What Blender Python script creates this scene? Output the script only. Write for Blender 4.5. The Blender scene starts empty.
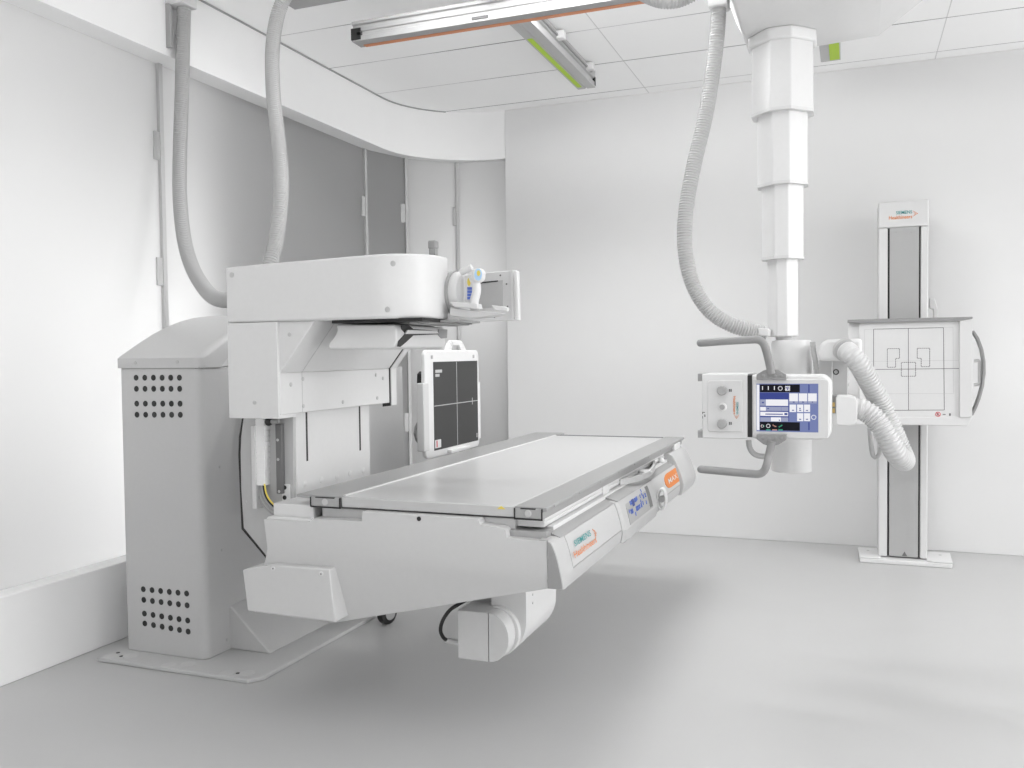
import bpy, bmesh, math, random
from mathutils import Vector, Matrix
random.seed(7)
C = bpy.context.scene.collection
PI = math.pi

# ------------------------------------------------------------------ camera
F = 882.138
YAW, PITCH, ROLL = 0.36850737, 0.03358298, 0.01206665
CAM = Vector((0, 0, 1.2))
cy, sy = math.cos(YAW), math.sin(YAW)
fwd = Vector((-sy*math.cos(PITCH), cy*math.cos(PITCH), -math.sin(PITCH)))
rt0 = Vector((cy, sy, 0)); dn0 = fwd.cross(rt0)
RT = math.cos(ROLL)*rt0 + math.sin(ROLL)*dn0
DN = -math.sin(ROLL)*rt0 + math.cos(ROLL)*dn0

def at(u, v, x=None, y=None, z=None):
    """a measured photo point on a known plane of the room, in metres"""
    d = fwd + RT*((u-512)/F) + DN*((v-384)/F)
    if x is not None: t = (x-CAM.x)/d.x
    elif y is not None: t = (y-CAM.y)/d.y
    else: t = (z-CAM.z)/d.z
    return CAM + t*d

cam = bpy.data.objects.new('camera', bpy.data.cameras.new('camera')); C.objects.link(cam)
cam.data.sensor_width = 36; cam.data.lens = F/1024*36
cam.data.clip_start = 0.05
m = Matrix((RT, -DN, -fwd)).transposed().to_4x4(); m.translation = CAM
cam.matrix_world = m
bpy.context.scene.camera = cam

# --------------------------------------------------------------- materials
def mat(name, col, rough=0.45, metal=0.0, noise=0.02, nscale=60, emit=None, spec=0.5, coat=0):
    ma = bpy.data.materials.new(name); ma.use_nodes = True
    nt = ma.node_tree; b = nt.nodes['Principled BSDF']
    if not isinstance(col, (tuple, list)): col = (col, col, col)
    b.inputs['Roughness'].default_value = rough; b.inputs['Metallic'].default_value = metal
    b.inputs['Specular IOR Level'].default_value = spec
    if coat: b.inputs['Coat Weight'].default_value = coat
    tc = nt.nodes.new('ShaderNodeTexCoord'); nz = nt.nodes.new('ShaderNodeTexNoise')
    nz.inputs['Scale'].default_value = nscale; nz.inputs['Detail'].default_value = 2
    nt.links.new(tc.outputs['Object'], nz.inputs['Vector'])
    mr = nt.nodes.new('ShaderNodeMapRange')
    mr.inputs['To Min'].default_value = 1-noise; mr.inputs['To Max'].default_value = 1+noise
    nt.links.new(nz.outputs['Fac'], mr.inputs['Value'])
    mx = nt.nodes.new('ShaderNodeVectorMath'); mx.operation = 'SCALE'
    mx.inputs[0].default_value = col
    nt.links.new(mr.outputs['Result'], mx.inputs['Scale'])
    nt.links.new(mx.outputs['Vector'], b.inputs['Base Color'])
    if emit:
        b.inputs['Emission Color'].default_value = (*emit[:3], 1); b.inputs['Emission Strength'].default_value = emit[3]
    return ma

W_ = mat('white_enamel', 0.65, 0.40)
WS = mat('white_soft_paint', 0.66, 0.55)
SKIRT = mat('pale_grey_paint', 0.58, 0.5)
CABP = mat('light_grey_paint', 0.54, 0.45)
SHELL = mat('console_shell', 0.46, 0.4)
SILV = mat('silver_label', 0.50, 0.35)
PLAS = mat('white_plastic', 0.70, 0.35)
ALU = mat('brushed_aluminium', 0.50, 0.45, 0.35, 0.05, 40)
ALUD = mat('dark_aluminium', 0.38, 0.42, 0.5, 0.05, 40)
RAILP = mat('rail_grey', 0.34, 0.4, 0.15)
GREY = mat('mid_grey_plastic', 0.36, 0.5)
GREYL = mat('handle_grey', 0.27, 0.5)
COLG = mat('column_grey', 0.40, 0.45)
BLK = mat('black_plastic', 0.015, 0.4)
DARK = mat('dark_slot', 0.03, 0.7)
CARB = mat('detector_black', 0.036, 0.5, 0, 0.12, 300)
HOSE = mat('hose_pale_grey', 0.46, 0.5)
DPAN = mat('display_grey', 0.34, 0.35)
RAILX = mat('rail_aluminium', 0.36, 0.7, 0.0, 0.05, 40)
SCRW = mat('screw_steel', 0.50, 0.4, 0.2)
ENDG = mat('end_plate_grey', 0.30, 0.5)
MULL = mat('mullion_grey', 0.50, 0.5)
RAILD = mat('rail_dark', 0.14, 0.5)
HOSED = mat('hose_grey', 0.42, 0.5)
PLATE = mat('tower_grey', 0.45, 0.5)
STRIPG = mat('console_grey', 0.33, 0.45)
HOSEW = mat('hose_white', 0.60, 0.45)
TEAL = mat('teal_ink', (0.04, 0.30, 0.30), 0.5)
ORAN = mat('orange_ink', (0.70, 0.20, 0.03), 0.5)
ORNG = mat('orange_label', (0.66, 0.20, 0.03), 0.45)
COPR = mat('copper_strip', (0.62, 0.24, 0.11), 0.45)
LIME = mat('lime_strip', (0.42, 0.62, 0.02), 0.5)
BLUEI = mat('blue_ink', (0.10, 0.17, 0.55), 0.5)
LBLUE = mat('light_blue_button', (0.42, 0.62, 0.85), 0.5)
YELL = mat('yellow_button', (0.72, 0.58, 0.10), 0.5)
BRASS = mat('brass_pin', (0.55, 0.40, 0.16), 0.35, 0.7)
RED = mat('red_mark', (0.6, 0.06, 0.08), 0.5)
LINE = mat('printed_line', 0.13, 0.6)
LINEL = mat('printed_line_light', 0.50, 0.6)
TTOP = mat('table_top_laminate', 0.51, 0.28)
WALL = mat('wall_paint', 0.745, 0.75, 0, 0.01, 8)
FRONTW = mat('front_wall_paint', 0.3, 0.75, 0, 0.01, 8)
WALLW = mat('soffit_paint', 0.87, 0.75, 0, 0.01, 8)
CHAIN = mat('cable_chain_white', 0.80, 0.5)

def scr(name, col, s=0.62):
    return mat(name, (0.005, 0.005, 0.005), 0.5, emit=(*col, s), noise=0, spec=0.1)
S_BLK = scr('screen_black', (0.004, 0.004, 0.012))
S_BLUE = scr('screen_blue', (0.07, 0.10, 0.42))
S_LAV = scr('screen_lavender', (0.28, 0.34, 0.68))
S_LAV2 = scr('screen_pale', (0.52, 0.56, 0.80))
S_WHT = scr('screen_white', (1.0, 1.0, 1.05), 0.85)
S_GRN = scr('screen_green', (0.08, 0.6, 0.35))
S_SAL = scr('screen_salmon', (0.85, 0.45, 0.35))
S_INK = scr('screen_ink', (0.10, 0.14, 0.45))

# floor: satin grey vinyl
def floor_mat():
    ma = mat('floor_vinyl', 0.51, 0.34, 0, 0.02, 3)
    nt = ma.node_tree; b = nt.nodes['Principled BSDF']
    tc = nt.nodes.new('ShaderNodeTexCoord'); mp = nt.nodes.new('ShaderNodeMapping')
    mp.inputs['Scale'].default_value = (3, 90, 1)
    nz = nt.nodes.new('ShaderNodeTexNoise'); nz.inputs['Scale'].default_value = 1.5; nz.inputs['Detail'].default_value = 4
    nt.links.new(tc.outputs['Object'], mp.inputs['Vector']); nt.links.new(mp.outputs['Vector'], nz.inputs['Vector'])
    mr = nt.nodes.new('ShaderNodeMapRange'); mr.inputs['To Min'].default_value = .30; mr.inputs['To Max'].default_value = .40
    nt.links.new(nz.outputs['Fac'], mr.inputs['Value']); nt.links.new(mr.outputs['Result'], b.inputs['Roughness'])
    return ma
FLOOR = floor_mat()

# ceiling tiles: dark joint lines every 0.565 m in y, fine joints every 1.695 m in x
def ceil_mat():
    ma = mat('ceiling_tiles', 0.96, 0.8, 0, 0.01, 5)
    nt = ma.node_tree; b = nt.nodes['Principled BSDF']
    old = b.inputs['Base Color'].links[0].from_socket
    g = nt.nodes.new('ShaderNodeNewGeometry'); sp = nt.nodes.new('ShaderNodeSeparateXYZ')
    nt.links.new(g.outputs['Position'], sp.inputs[0])
    def math_(op, a, bb=None):
        n = nt.nodes.new('ShaderNodeMath'); n.operation = op
        for i, q in enumerate((a, bb)):
            if q is None: continue
            if isinstance(q, (int, float)): n.inputs[i].default_value = q
            else: nt.links.new(q, n.inputs[i])
        return n.outputs[0]
    def line(sock, off, per, w):
        t = math_('DIVIDE', math_('SUBTRACT', sock, off), per)
        d = math_('MULTIPLY', math_('ABSOLUTE', math_('SUBTRACT', math_('FRACT', math_('ADD', t, .5)), .5)), per)
        return math_('LESS_THAN', d, w)
    nz = nt.nodes.new('ShaderNodeTexNoise'); nz.inputs['Scale'].default_value = 1.3; nz.inputs['Detail'].default_value = 1
    nt.links.new(g.outputs['Position'], nz.inputs['Vector'])
    st = nt.nodes.new('ShaderNodeMapRange'); st.inputs['From Min'].default_value = .35; st.inputs['From Max'].default_value = .6
    st.inputs['To Min'].default_value = .35; st.inputs['To Max'].default_value = .95
    nt.links.new(nz.outputs['Fac'], st.inputs['Value'])
    l1 = math_('MULTIPLY', line(sp.outputs['Y'], 5.645, .555, .0045), st.outputs['Result'])
    l2 = math_('MULTIPLY', line(sp.outputs['X'], -1.245, 1.695, .003), .3)
    f = math_('MAXIMUM', l1, l2)
    mx = nt.nodes.new('ShaderNodeMix'); mx.data_type = 'RGBA'
    nt.links.new(f, mx.inputs['Factor']); nt.links.new(old, mx.inputs[6]); mx.inputs[7].default_value = (.06, .06, .06, 1)
    nt.links.new(mx.outputs[2], b.inputs['Base Color'])
    return ma
CEIL = ceil_mat()

# frosted glass
def glass_mat():
    ma = bpy.data.materials.new('frosted_glass'); ma.use_nodes = True
    nt = ma.node_tree; nt.nodes.remove(nt.nodes['Principled BSDF'])
    out = nt.nodes['Material Output']
    d = nt.nodes.new('ShaderNodeBsdfDiffuse'); d.inputs[0].default_value = (.42, .42, .42, 1)
    t = nt.nodes.new('ShaderNodeBsdfTranslucent'); t.inputs[0].default_value = (.9, .9, .9, 1)
    gl = nt.nodes.new('ShaderNodeBsdfGlossy'); gl.inputs['Roughness'].default_value = .35
    nz = nt.nodes.new('ShaderNodeTexNoise'); nz.inputs['Scale'].default_value = 400
    bp = nt.nodes.new('ShaderNodeBump'); bp.inputs['Strength'].default_value = .03
    nt.links.new(nz.outputs['Fac'], bp.inputs['Height']); nt.links.new(bp.outputs['Normal'], gl.inputs['Normal'])
    m1 = nt.nodes.new('ShaderNodeMixShader'); m1.inputs[0].default_value = .5
    nt.links.new(d.outputs[0], m1.inputs[1]); nt.links.new(t.outputs[0], m1.inputs[2])
    m2 = nt.nodes.new('ShaderNodeMixShader'); m2.inputs[0].default_value = .05
    nt.links.new(m1.outputs[0], m2.inputs[1]); nt.links.new(gl.outputs[0], m2.inputs[2])
    nt.links.new(m2.outputs[0], out.inputs['Surface'])
    return ma
GLASS = glass_mat()

# ------------------------------------------------------------ mesh helpers
class MB:
    def __init__(s): s.bm = bmesh.new(); s.mi = 0
    def nf(s, vs):
        f = s.bm.faces.new(vs); f.material_index = s.mi; return f
    def loft(s, A, B, cut=None):
        """closed solid between two 3-D polygons with the same number of points; cut=(i, j) folds the caps along that diagonal"""
        a = [s.bm.verts.new(p) for p in A]; b = [s.bm.verts.new(p) for p in B]
        n = len(a)
        if cut:
            i, j = cut
            for q in (a, b):
                s.nf(q[i:j+1]); s.nf(q[j:]+q[:i+1])
        else:
            s.nf(a); s.nf(b[::-1])
        for i in range(n):
            j = (i+1) % n
            s.nf((a[j], a[i], b[i], b[j]))
        return s
    def sections(s, secs):
        rings = [[s.bm.verts.new(p) for p in q] for q in secs]
        n = len(rings[0])
        s.nf(rings[0]); s.nf(rings[-1][::-1])
        for a, b in zip(rings, rings[1:]):
            for i in range(n):
                j = (i+1) % n
                s.nf((a[j], a[i], b[i], b[j]))
        return s
    def box(s, x0, x1, y0, y1, z0, z1):
        return s.loft([(x0,y0,z0),(x1,y0,z0),(x1,y0,z1),(x0,y0,z1)], [(x0,y1,z0),(x1,y1,z0),(x1,y1,z1),(x0,y1,z1)])
    def xz(s, poly, y0, y1):
        return s.loft([(p[0], y0, p[-1]) for p in poly], [(p[0], y1, p[-1]) for p in poly])
    def yz(s, poly, x0, x1):
        return s.loft([(x0, p[-2], p[-1]) for p in poly], [(x1, p[-2], p[-1]) for p in poly])
    def xy(s, poly, z0, z1):
        return s.loft([(p[0], p[1], z0) for p in poly], [(p[0], p[1], z1) for p in poly])
    def cyl(s, p0, p1, r, n=24, r2=None):
        p0, p1 = Vector(p0), Vector(p1); d = (p1-p0).normalized()
        u = d.orthogonal().normalized(); v = d.cross(u)
        r2 = r if r2 is None else r2
        ring = lambda p, rr: [p + rr*(math.cos(2*PI*i/n)*u + math.sin(2*PI*i/n)*v) for i in range(n)]
        return s.loft(ring(p0, r), ring(p1, r2))
    def lathe(s, p0, d, prof, n=32):
        """profile of (distance along d, radius)"""
        p0, d = Vector(p0), Vector(d).normalized(); u = d.orthogonal().normalized(); v = d.cross(u)
        return s.sections([[p0 + d*t + r*(math.cos(2*PI*i/n)*u + math.sin(2*PI*i/n)*v) for i in range(n)] for t, r in prof])
    def ball(s, c, r, n=16):
        m_ = Matrix.Translation(c)
        bmesh.ops.create_uvsphere(s.bm, u_segments=n*2, v_segments=n, radius=r, matrix=m_)
        return s
    def tube(s, pts, r, n=16, step=0.01, ridge=None, smooth=True):
        pts = [Vector(p) for p in pts]
        path = []
        if smooth:
            ext = [2*pts[0]-pts[1]] + pts + [2*pts[-1]-pts[-2]]
            for k in range(1, len(ext)-2):
                a, b, c, d = ext[k-1:k+3]
                m_ = max(2, int((c-b).length/step*2))
                for q in range(m_):
                    t = q/m_
                    path.append(0.5*((2*b)+(c-a)*t+(2*a-5*b+4*c-d)*t*t+(3*b-a-3*c+d)*t**3))
            path.append(pts[-1])
        else: path = pts
        # resample evenly
        L = [0]
        for a, b in zip(path, path[1:]): L.append(L[-1]+(b-a).length)
        st = ridge/4 if ridge else step
        N = max(2, int(L[-1]/st)); res = []; k = 0
        for q in range(N+1):
            t = L[-1]*q/N
            while k < len(L)-2 and L[k+1] < t: k += 1
            w = (t-L[k])/max(1e-9, L[k+1]-L[k]); res.append(path[k].lerp(path[k+1], w))
        u = None; secs = []
        for i, p in enumerate(res):
            d = (res[min(i+1, N)]-res[max(i-1, 0)]).normalized()
            u = d.orthogonal().normalized() if u is None else (u - d*u.dot(d)).normalized()
            v = d.cross(u)
            rr = r
            if ridge: rr = r*((1, 1, .90, .90) if r < .035 else (1, 1, .87, .87))[i % 4]
            secs.append([p + rr*(math.cos(2*PI*j/n)*u + math.sin(2*PI*j/n)*v) for j in range(n)])
        return s.sections(secs)
    def flatpoly(s, pts, th, nrm):
        nrm = Vector(nrm).normalized()*th
        return s.loft([Vector(p) for p in pts], [Vector(p)+nrm for p in pts])
    def build(s, name, material, parent=None, bevel=0, seg=2, sharp=35, kind=None, label=None):
        bmesh.ops.recalc_face_normals(s.bm, faces=s.bm.faces)
        me = bpy.data.meshes.new(name)
        for f in s.bm.faces: f.smooth = True
        s.bm.to_mesh(me); s.bm.free()
        me.set_sharp_from_angle(angle=math.radians(sharp))
        for ma in (material if isinstance(material, list) else [material]): me.materials.append(ma)
        o = bpy.data.objects.new(name, me); C.objects.link(o)
        attach(o, parent)
        if bevel:
            b = o.modifiers.new('bevel', 'BEVEL'); b.width = bevel; b.segments = seg; b.limit_method = 'ANGLE'
            b.angle_limit = math.radians(sharp); b.harden_normals = False
            b.use_clamp_overlap = True
        if kind: o['kind'] = kind
        if label: o['label'] = label
        return o

class Many:
    """like MB, but every shape added becomes an object of its own"""
    def __init__(s): s.k = []
    def __getattr__(s, fn):
        if fn.startswith('__'): raise AttributeError(fn)
        def add(*a, **kw):
            m_ = MB(); getattr(m_, fn)(*a, **kw); s.k.append(m_); return s
        return add
    def build(s, name, *a, **kw):
        return [m_.build(name, *a, **kw) for m_ in s.k]

def wloc(o):
    v = Vector((0, 0, 0))
    while o: v += o.location if o.type == 'EMPTY' else Vector((0, 0, 0)); o = o.parent
    return v
def attach(o, parent):
    if parent:
        o.parent = parent
        o.matrix_parent_inverse = Matrix.Translation(-wloc(parent)) if parent.type == 'EMPTY' else Matrix.Identity(4)
def tag(o, label, cat, group=None):
    o['label'] = label; o['category'] = cat
    if group: o['group'] = group
    return o
def thing(name, label, cat, loc, group=None):
    o = bpy.data.objects.new(name, None); C.objects.link(o); o.location = loc; o.empty_display_size = .1
    return tag(o, label, cat, group)

def text(name, body, origin, udir, vdir, width, height, material, parent, th=0.0006, align='L', bold=0.0):
    cu = bpy.data.curves.new('tmp_text', 'FONT'); cu.body = body; cu.size = 1; cu.extrude = 0; cu.resolution_u = 3; cu.offset = bold
    ob = bpy.data.objects.new('tmp_text', cu); C.objects.link(ob)
    bpy.context.view_layer.update()
    me = bpy.data.meshes.new_from_object(ob.evaluated_get(bpy.context.evaluated_depsgraph_get()))
    bpy.data.objects.remove(ob); bpy.data.curves.remove(cu)
    xs = [v.co.x for v in me.vertices]; ys = [v.co.y for v in me.vertices]
    x0, x1, y0, y1 = min(xs), max(xs), min(ys), max(ys)
    U = Vector(udir).normalized(); V = Vector(vdir).normalized(); N = U.cross(V); O = Vector(origin)
    for v in me.vertices:
        a = (v.co.x-x0)/(x1-x0)*width; b = (v.co.y-y0)/(y1-y0)*height
        v.co = O + U*a + V*b + N*th
    me.name = name; me.materials.clear(); me.materials.append(material)
    o = bpy.data.objects.new(name, me); C.objects.link(o); attach(o, parent)
    return o

def dots(mb, origin, udir, vdir, w):
    """the little arrow of dots beside the lettering"""
    U = Vector(udir).normalized(); V = Vector(vdir).normalized(); N = U.cross(V); O = Vector(origin)
    for a, b, r in ((0,1,.10),(.25,.86,.11),(.5,.72,.12),(.75,.5,.13),(.5,.28,.12),(.25,.14,.11),(0,0,.10),(.2,.6,.08),(.42,.45,.09),(.2,.32,.08)):
        p = O + U*a*w + V*b*w
        mb.flatpoly([p+(U*math.cos(t*PI/4)+V*math.sin(t*PI/4))*r*w*.85 for t in range(8)], .0006, N)

def screw(mb, p, n, r=.006):   # mb is a Many: each screw a part
    p, n = Vector(p), Vector(n).normalized()
    mb.lathe(p-n*.001, n, [(0, r), (.0018, r), (.0024, r*.75)], 14)

# ------------------------------------------------------------------ setting
XG = -3.01      # glass plane
ZS = 2.566      # underside of the soffit
YB = 5.776      # back wall
def curve_path(xf, cx, cyv, yb, n=14):
    rx, ry = cx-xf, yb-cyv
    return [(cx-rx*math.cos(t*PI/2/n), cyv+ry*math.sin(t*PI/2/n)) for t in range(n+1)]

MB().box(-4.2, 8.6, -2.4, 6.6, -.08, 0).build('floor', FLOOR, kind='structure')
MB().box(-4.2, 8.6, -2.4, 6.6, 2.9, 2.98).build('ceiling', CEIL, kind='structure')
MB().box(-2.262, 8.6, YB, YB+.10, 0, 2.9).build('wall_back', WALL, bevel=.003, kind='structure')
sp_ = [(-2.887, -2.4)] + curve_path(-2.887, -2.262, 5.17, YB) + [(-2.262, 6.5), (-4.1, 6.5), (-4.1, -2.4)]
MB().xy(sp_, ZS, 2.9).build('trim_1', WALLW, kind='structure', sharp=20)
jo = [(-2.887, 3.3)] + curve_path(-2.887, -2.262, 5.17, YB)[:9]
ji = [(-2.880, 3.3)] + curve_path(-2.880, -2.262, 5.17, YB-.007)[:9]
MB().xy(jo+ji[::-1], 2.892, 2.899).build('trim_6', GREY, kind='structure')
lp_ = [(-2.92, -2.4)] + curve_path(-2.92, -2.262, 5.2, 5.80) + [(-2.262, 5.9), (-3.2, 5.9), (-3.2, -2.4)]
MB().xy(lp_, 0, .33).build('wall_left', WALLW, kind='structure', bevel=.004, sharp=20)
# unseen cavity added behind the frosted glass to enclose the backlights
mb = MB().box(-4.2, -4.1, -2.4, 6.6, 0, 2.9); mb.build('cavity_wall_outer', GREY, kind='structure')
MB().box(-4.2, -2.262, 6.5, 6.6, 0, 2.9).build('cavity_wall_rear', GREY, kind='structure')
MB().box(8.5, 8.6, -2.4, 6.6, 0, 2.9).build('wall_right', WALL, kind='structure')
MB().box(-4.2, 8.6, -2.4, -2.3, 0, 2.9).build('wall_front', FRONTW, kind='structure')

gp = [(XG, -2.3), (XG, 3.278), (XG, 5.13), (-2.895, 5.49), (-2.628, 5.77), (-2.262, 5.83)]
for i, (a, b) in enumerate(zip(gp, gp[1:])):
    a, b = Vector(a), Vector(b); d = (b-a).normalized(); n = Vector((-d.y, d.x))
    q = [a+d*.006, b-d*.006, b-d*.006+n*.012, a+d*.006+n*.012]
    MB().xy(q, .31, ZS+.02).build('window_%d' % (i+1), GLASS, kind='structure')
for i, p in enumerate(gp[1:5]):
    p = Vector(p); a = Vector(gp[i]); b = Vector(gp[i+2])
    d = (b-a).normalized(); n = Vector((d.y, -d.x))
    mb = MB()
    q = [p-d*.012-n*.03, p+d*.012-n*.03, p+d*.012+n*.018, p-d*.012+n*.018]
    mb.xy(q, .31, ZS+.02)
    for zz in (.75, 1.62, 2.2):
        q = [p-d*.045+n*.001, p-d*.010+n*.001, p-d*.010+n*.012, p-d*.045+n*.012]
        mb.xy(q, zz-.08, zz+.05)
    mb.build('trim_%d' % (i+2), MULL, kind='structure', bevel=.002)
# unseen boards added beside the third pane to keep backlight off it
MB().loft([(-3.02, 5.13, .0), (-3.02, 5.15, .0), (-3.02, 5.15, 2.56), (-3.02, 5.13, 2.56)], [(-4.1, 5.13, 0), (-4.1, 5.15, 0), (-4.1, 5.15, 2.56), (-4.1, 5.13, 2.56)]).build('shade_board', GREY, kind='structure')
MB().loft([(-2.90, 5.50, .0), (-2.89, 5.52, .0), (-2.89, 5.52, 2.56), (-2.90, 5.50, 2.56)], [(-4.1, 5.9, 0), (-4.1, 5.92, 0), (-4.1, 5.92, 2.56), (-4.1, 5.9, 2.56)]).build('shade_board.001', GREY, kind='structure')

MB().box(-3.26, -3.23, 3.62, 5.12, 0, 2.46).build('shade_board.002', GREY, kind='structure')  # unseen dark board that dims the second pane from behind

# ======================================================= FLUOROSCOPY MACHINE
fm = thing('fluoroscopy_machine', 'large white X-ray examination machine with long flat table, grey cabinet and overhead arm', 'X-ray machine', (-2.0, 3.0, 0))

# base plate with caps
mb = MB().xy([(-2.80, 2.635), (-2.075, 2.635), (-2.038, 2.685), (-2.038, 4.25), (-2.80, 4.25)], 0, .016)
bp = mb.build('base_plate', CABP, fm, bevel=.004)
mb = Many()
for u, v in ((111,656),(130.5,655.5),(168.8,665),(188,663.8),(227.5,673),(247.5,672.8)):
    p = at(u, v, z=.017); mb.lathe((p.x, p.y, .014), (0,0,1), [(0,.029),(.0032,.029),(.0042,.025)], 24)
mb.build('plate_cap', SKIRT, bp)
mb = Many()
for u, v in ((118,652.5),(121.5,656),(237.8,673)):
    p = at(u, v, z=.017); mb.cyl((p.x,p.y,.010), (p.x,p.y,.0168), .008, 12)
mb.build('anchor_hole', DARK, bp)

# grey cabinet
def rc(x0, x1, y0, y1, r, n=6):   # plan with a rounded front right corner
    return [(x0, y0)] + [(x1-r+r*math.sin(t*PI/2/n), y0+r-r*math.cos(t*PI/2/n)) for t in range(n+1)] + [(x1, y1), (x0, y1)]
mb = MB().xy(rc(-2.752, -2.36, 2.75, 3.75, .032), .016, 1.162)
cab = mb.build('cabinet', CABP, fm, bevel=.003, sharp=25)
hp = [(2.743,1.163),(2.743,1.202),(2.77,1.218),(2.81,1.239),(2.87,1.270),(2.94,1.304),(3.02,1.336),(3.10,1.361),(3.19,1.381),(3.30,1.393),(3.42,1.398),(3.75,1.398),(3.75,1.226),(2.94,1.226),(2.87,1.163)]
MB().box(-2.750, -2.3615, 2.752, 2.90, 1.158, 1.166).build('hood_gap', GREY, cab)
# hood, its front right edge rounded like the cabinet below
secs = []
for k in range(8):
    t = k/7*PI/2
    x = -2.353-.034+.034*math.sin(t); off = .034-.034*math.cos(t)
    if k == 0: secs.append([(-2.760, p[0], p[1]) for p in hp])
    secs.append([(x, p[0]+(off if p[0] < 3.5 and i < 10 else (off*0 if i != 14 else 0)), p[1]-(off*.25 if 1 < i < 12 else 0)) for i, p in enumerate(hp)])
MB().sections(secs).build('hood', CABP, cab, sharp=30)
for rows in ((377.7, 388.8, 403.7, 414.8), (593.5, 605.3, 620.5, 631.5)):
    mb = Many()
    for v in rows:
        for k in range(6):
            u_ = (136.2+8.66*k+(v-378)*.025) if v < 500 else (143.4+8.66*k+(v-593)*.04)
            q = at(u_, v+(k-5)*(0 if v < 400 else (.02 if v < 500 else (.85+.02*(v-593)))), y=2.75)
            mb.cyl((q.x, 2.7498, q.z), (q.x, 2.7490, q.z), .0118, 20)
    mb.build('vent_hole', DARK, cab, label='rows of dark round vent holes')
mb = Many()
for u, v in ((135, 363), (177, 362)):
    p = at(u, v, y=2.742); screw(mb, p, (0,-1,0), .007)
for u, v in ((227,640),(222,550),(220,467)):
    p = at(u, v, x=-2.359); screw(mb, p, (1,0,0), .006)
mb.build('screw', SCRW, cab)

# foot wedge
zc_ = at(229.3, 605.2, y=2.9).z
MB().loft([(-2.37,2.897,.016),(-2.165,2.897,.016),(-2.357,2.897,zc_),(-2.37,2.897,zc_)], [(-2.37,3.75,.016),(-2.165,3.75,.016),(-2.357,3.75,zc_+.02),(-2.37,3.75,zc_+.02)]).build('foot_wedge', CABP, fm, bevel=.006)

# tower (mast) between cabinet and table
YM = at(294.5, 450, x=-1.77).y; XM = -1.77
YM2 = at(370, 440, x=XM).y
mast = MB().box(-1.93, XM, YM+.012, YM2, .66, 1.36).build('mast', W_, fm, bevel=.004)
plate = [at(u, v, y=YM+.0) for u, v in ((246,405),(243,420),(241,436),(240.3,452),(241,490),(243.5,528),(267,557),(294,560),(293.5,405))]
fp = MB().xz(plate, YM, YM+.05).build('end_plate', PLATE, mast, bevel=.003)
MB().xz([at(u,v,y=YM+.05) for u,v in ((243.5,410),(239,436),(238.3,455),(241.5,529),(266,558.5),(290,560),(290,410))], YM+.05, YM+.065).build('end_gasket', BLK, mast)
def fpbox(u0, u1, v0, v1, d0, d1, name, ma, bev=.002):
    a = at(u0, v0, y=YM-d1); b = at(u1, v1, y=YM-d1)
    return MB().box(min(a.x,b.x), max(a.x,b.x), YM-d1, YM-d0, min(a.z,b.z), max(a.z,b.z)).build(name, ma, mast, bevel=bev)
fpbox(250.5, 256.5, 426, 509, 0, .035, 'cable_duct', SKIRT)
# cable chain: a column of short links
mb = MB()
for k in range(13):
    a = at(257, 414+k*5.5, y=YM-.02); b = at(266.3, 414+k*5.5+5.2, y=YM-.02)
    mb.box(a.x, b.x, YM-.03, YM, b.z, a.z)
a = at(257.4, 414, y=YM-.02); b = at(266, 485, y=YM-.02); mb.box(a.x, b.x, YM-.0285, YM, b.z, a.z)
mb.build('cable_chain', CHAIN, mast)
for k, ma in enumerate((YELL, BLK, HOSE, GREY, HOSE, GREY)):
    r0 = k*1.6
    pts = [at(264.5-r0*.9, 484+k*.4, y=YM-.03+.003*k), at(266.5-r0*.9, 494+k*.8, y=YM-.035+.003*k), at(270.5-r0*.6, 501+k*1.5, y=YM-.035+.003*k), at(277-r0*.2, 507.5+k*1.8, y=YM-.03+.003*k)]
    MB().tube(pts, .0028, 8, .006).build('cable', ma, mast, label=['yellow cable','black cable','pale cable','grey cable','pale cable','grey cable'][k])
fpbox(275, 282.5, 424, 494, 0, .018, 'slotted_rail', RAILD)
mb = Many()
for u, v in ((277.5,440),(278,459.5),(279,491.5)): screw(mb, at(u, v, y=YM-.0185), (0,-1,0), .005)
for u, v in ((246,502),(277.4,487.6)): screw(mb, at(u, v, y=YM-.001), (0,-1,0), .004)
mb.build('screw', SCRW, mast)
fpbox(281.5, 290, 484, 506, 0, .006, 'socket_plate', WS)
mb = Many()
for u, v in ((284.7,487.5),(284.7,497.5)): p = at(u, v, y=YM-.006); mb.cyl(p, p+Vector((0,-.002,0)), .0075, 20)
mb.build('socket_hole', BLK, mast)
# black ball knob under the housing
p = at(268.7, 421.8, y=YM-.03); q = at(279, 421.3, y=YM-.03)
kb = MB().ball(p, .014).build('ball_knob', BLK, mast)
MB().cyl(p, q, .007, 16).build('knob_shaft', ALUD, mast)
# slots and plugs on the long side
mb = Many()
for u0, v0, u1, v1 in ((306.3,412,307.2,461),(359.5,400,360,450.5)):
    a = at(u0, v0, x=XM); b = at(u1, v1, x=XM); mb.box(XM, XM+.0008, (a.y+b.y)/2-.005, (a.y+b.y)/2+.005, b.z, a.z)
mb.build('slot', DARK, mast)
mb = Many()
for u, v in ((305,484),(321.5,480),(337,477),(350,473.5),(363.5,470.5)):
    p = at(u, v, x=XM); mb.lathe(p-Vector((.001,0,0)), (1,0,0), [(0,.012),(.002,.012),(.003,.010)], 20)
mb.build('plug', W_, mast)
MB().box(-2.45, -1.93, 3.0, 3.6, .55, 1.15).build('tilt_drive', CABP, fm)

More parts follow.
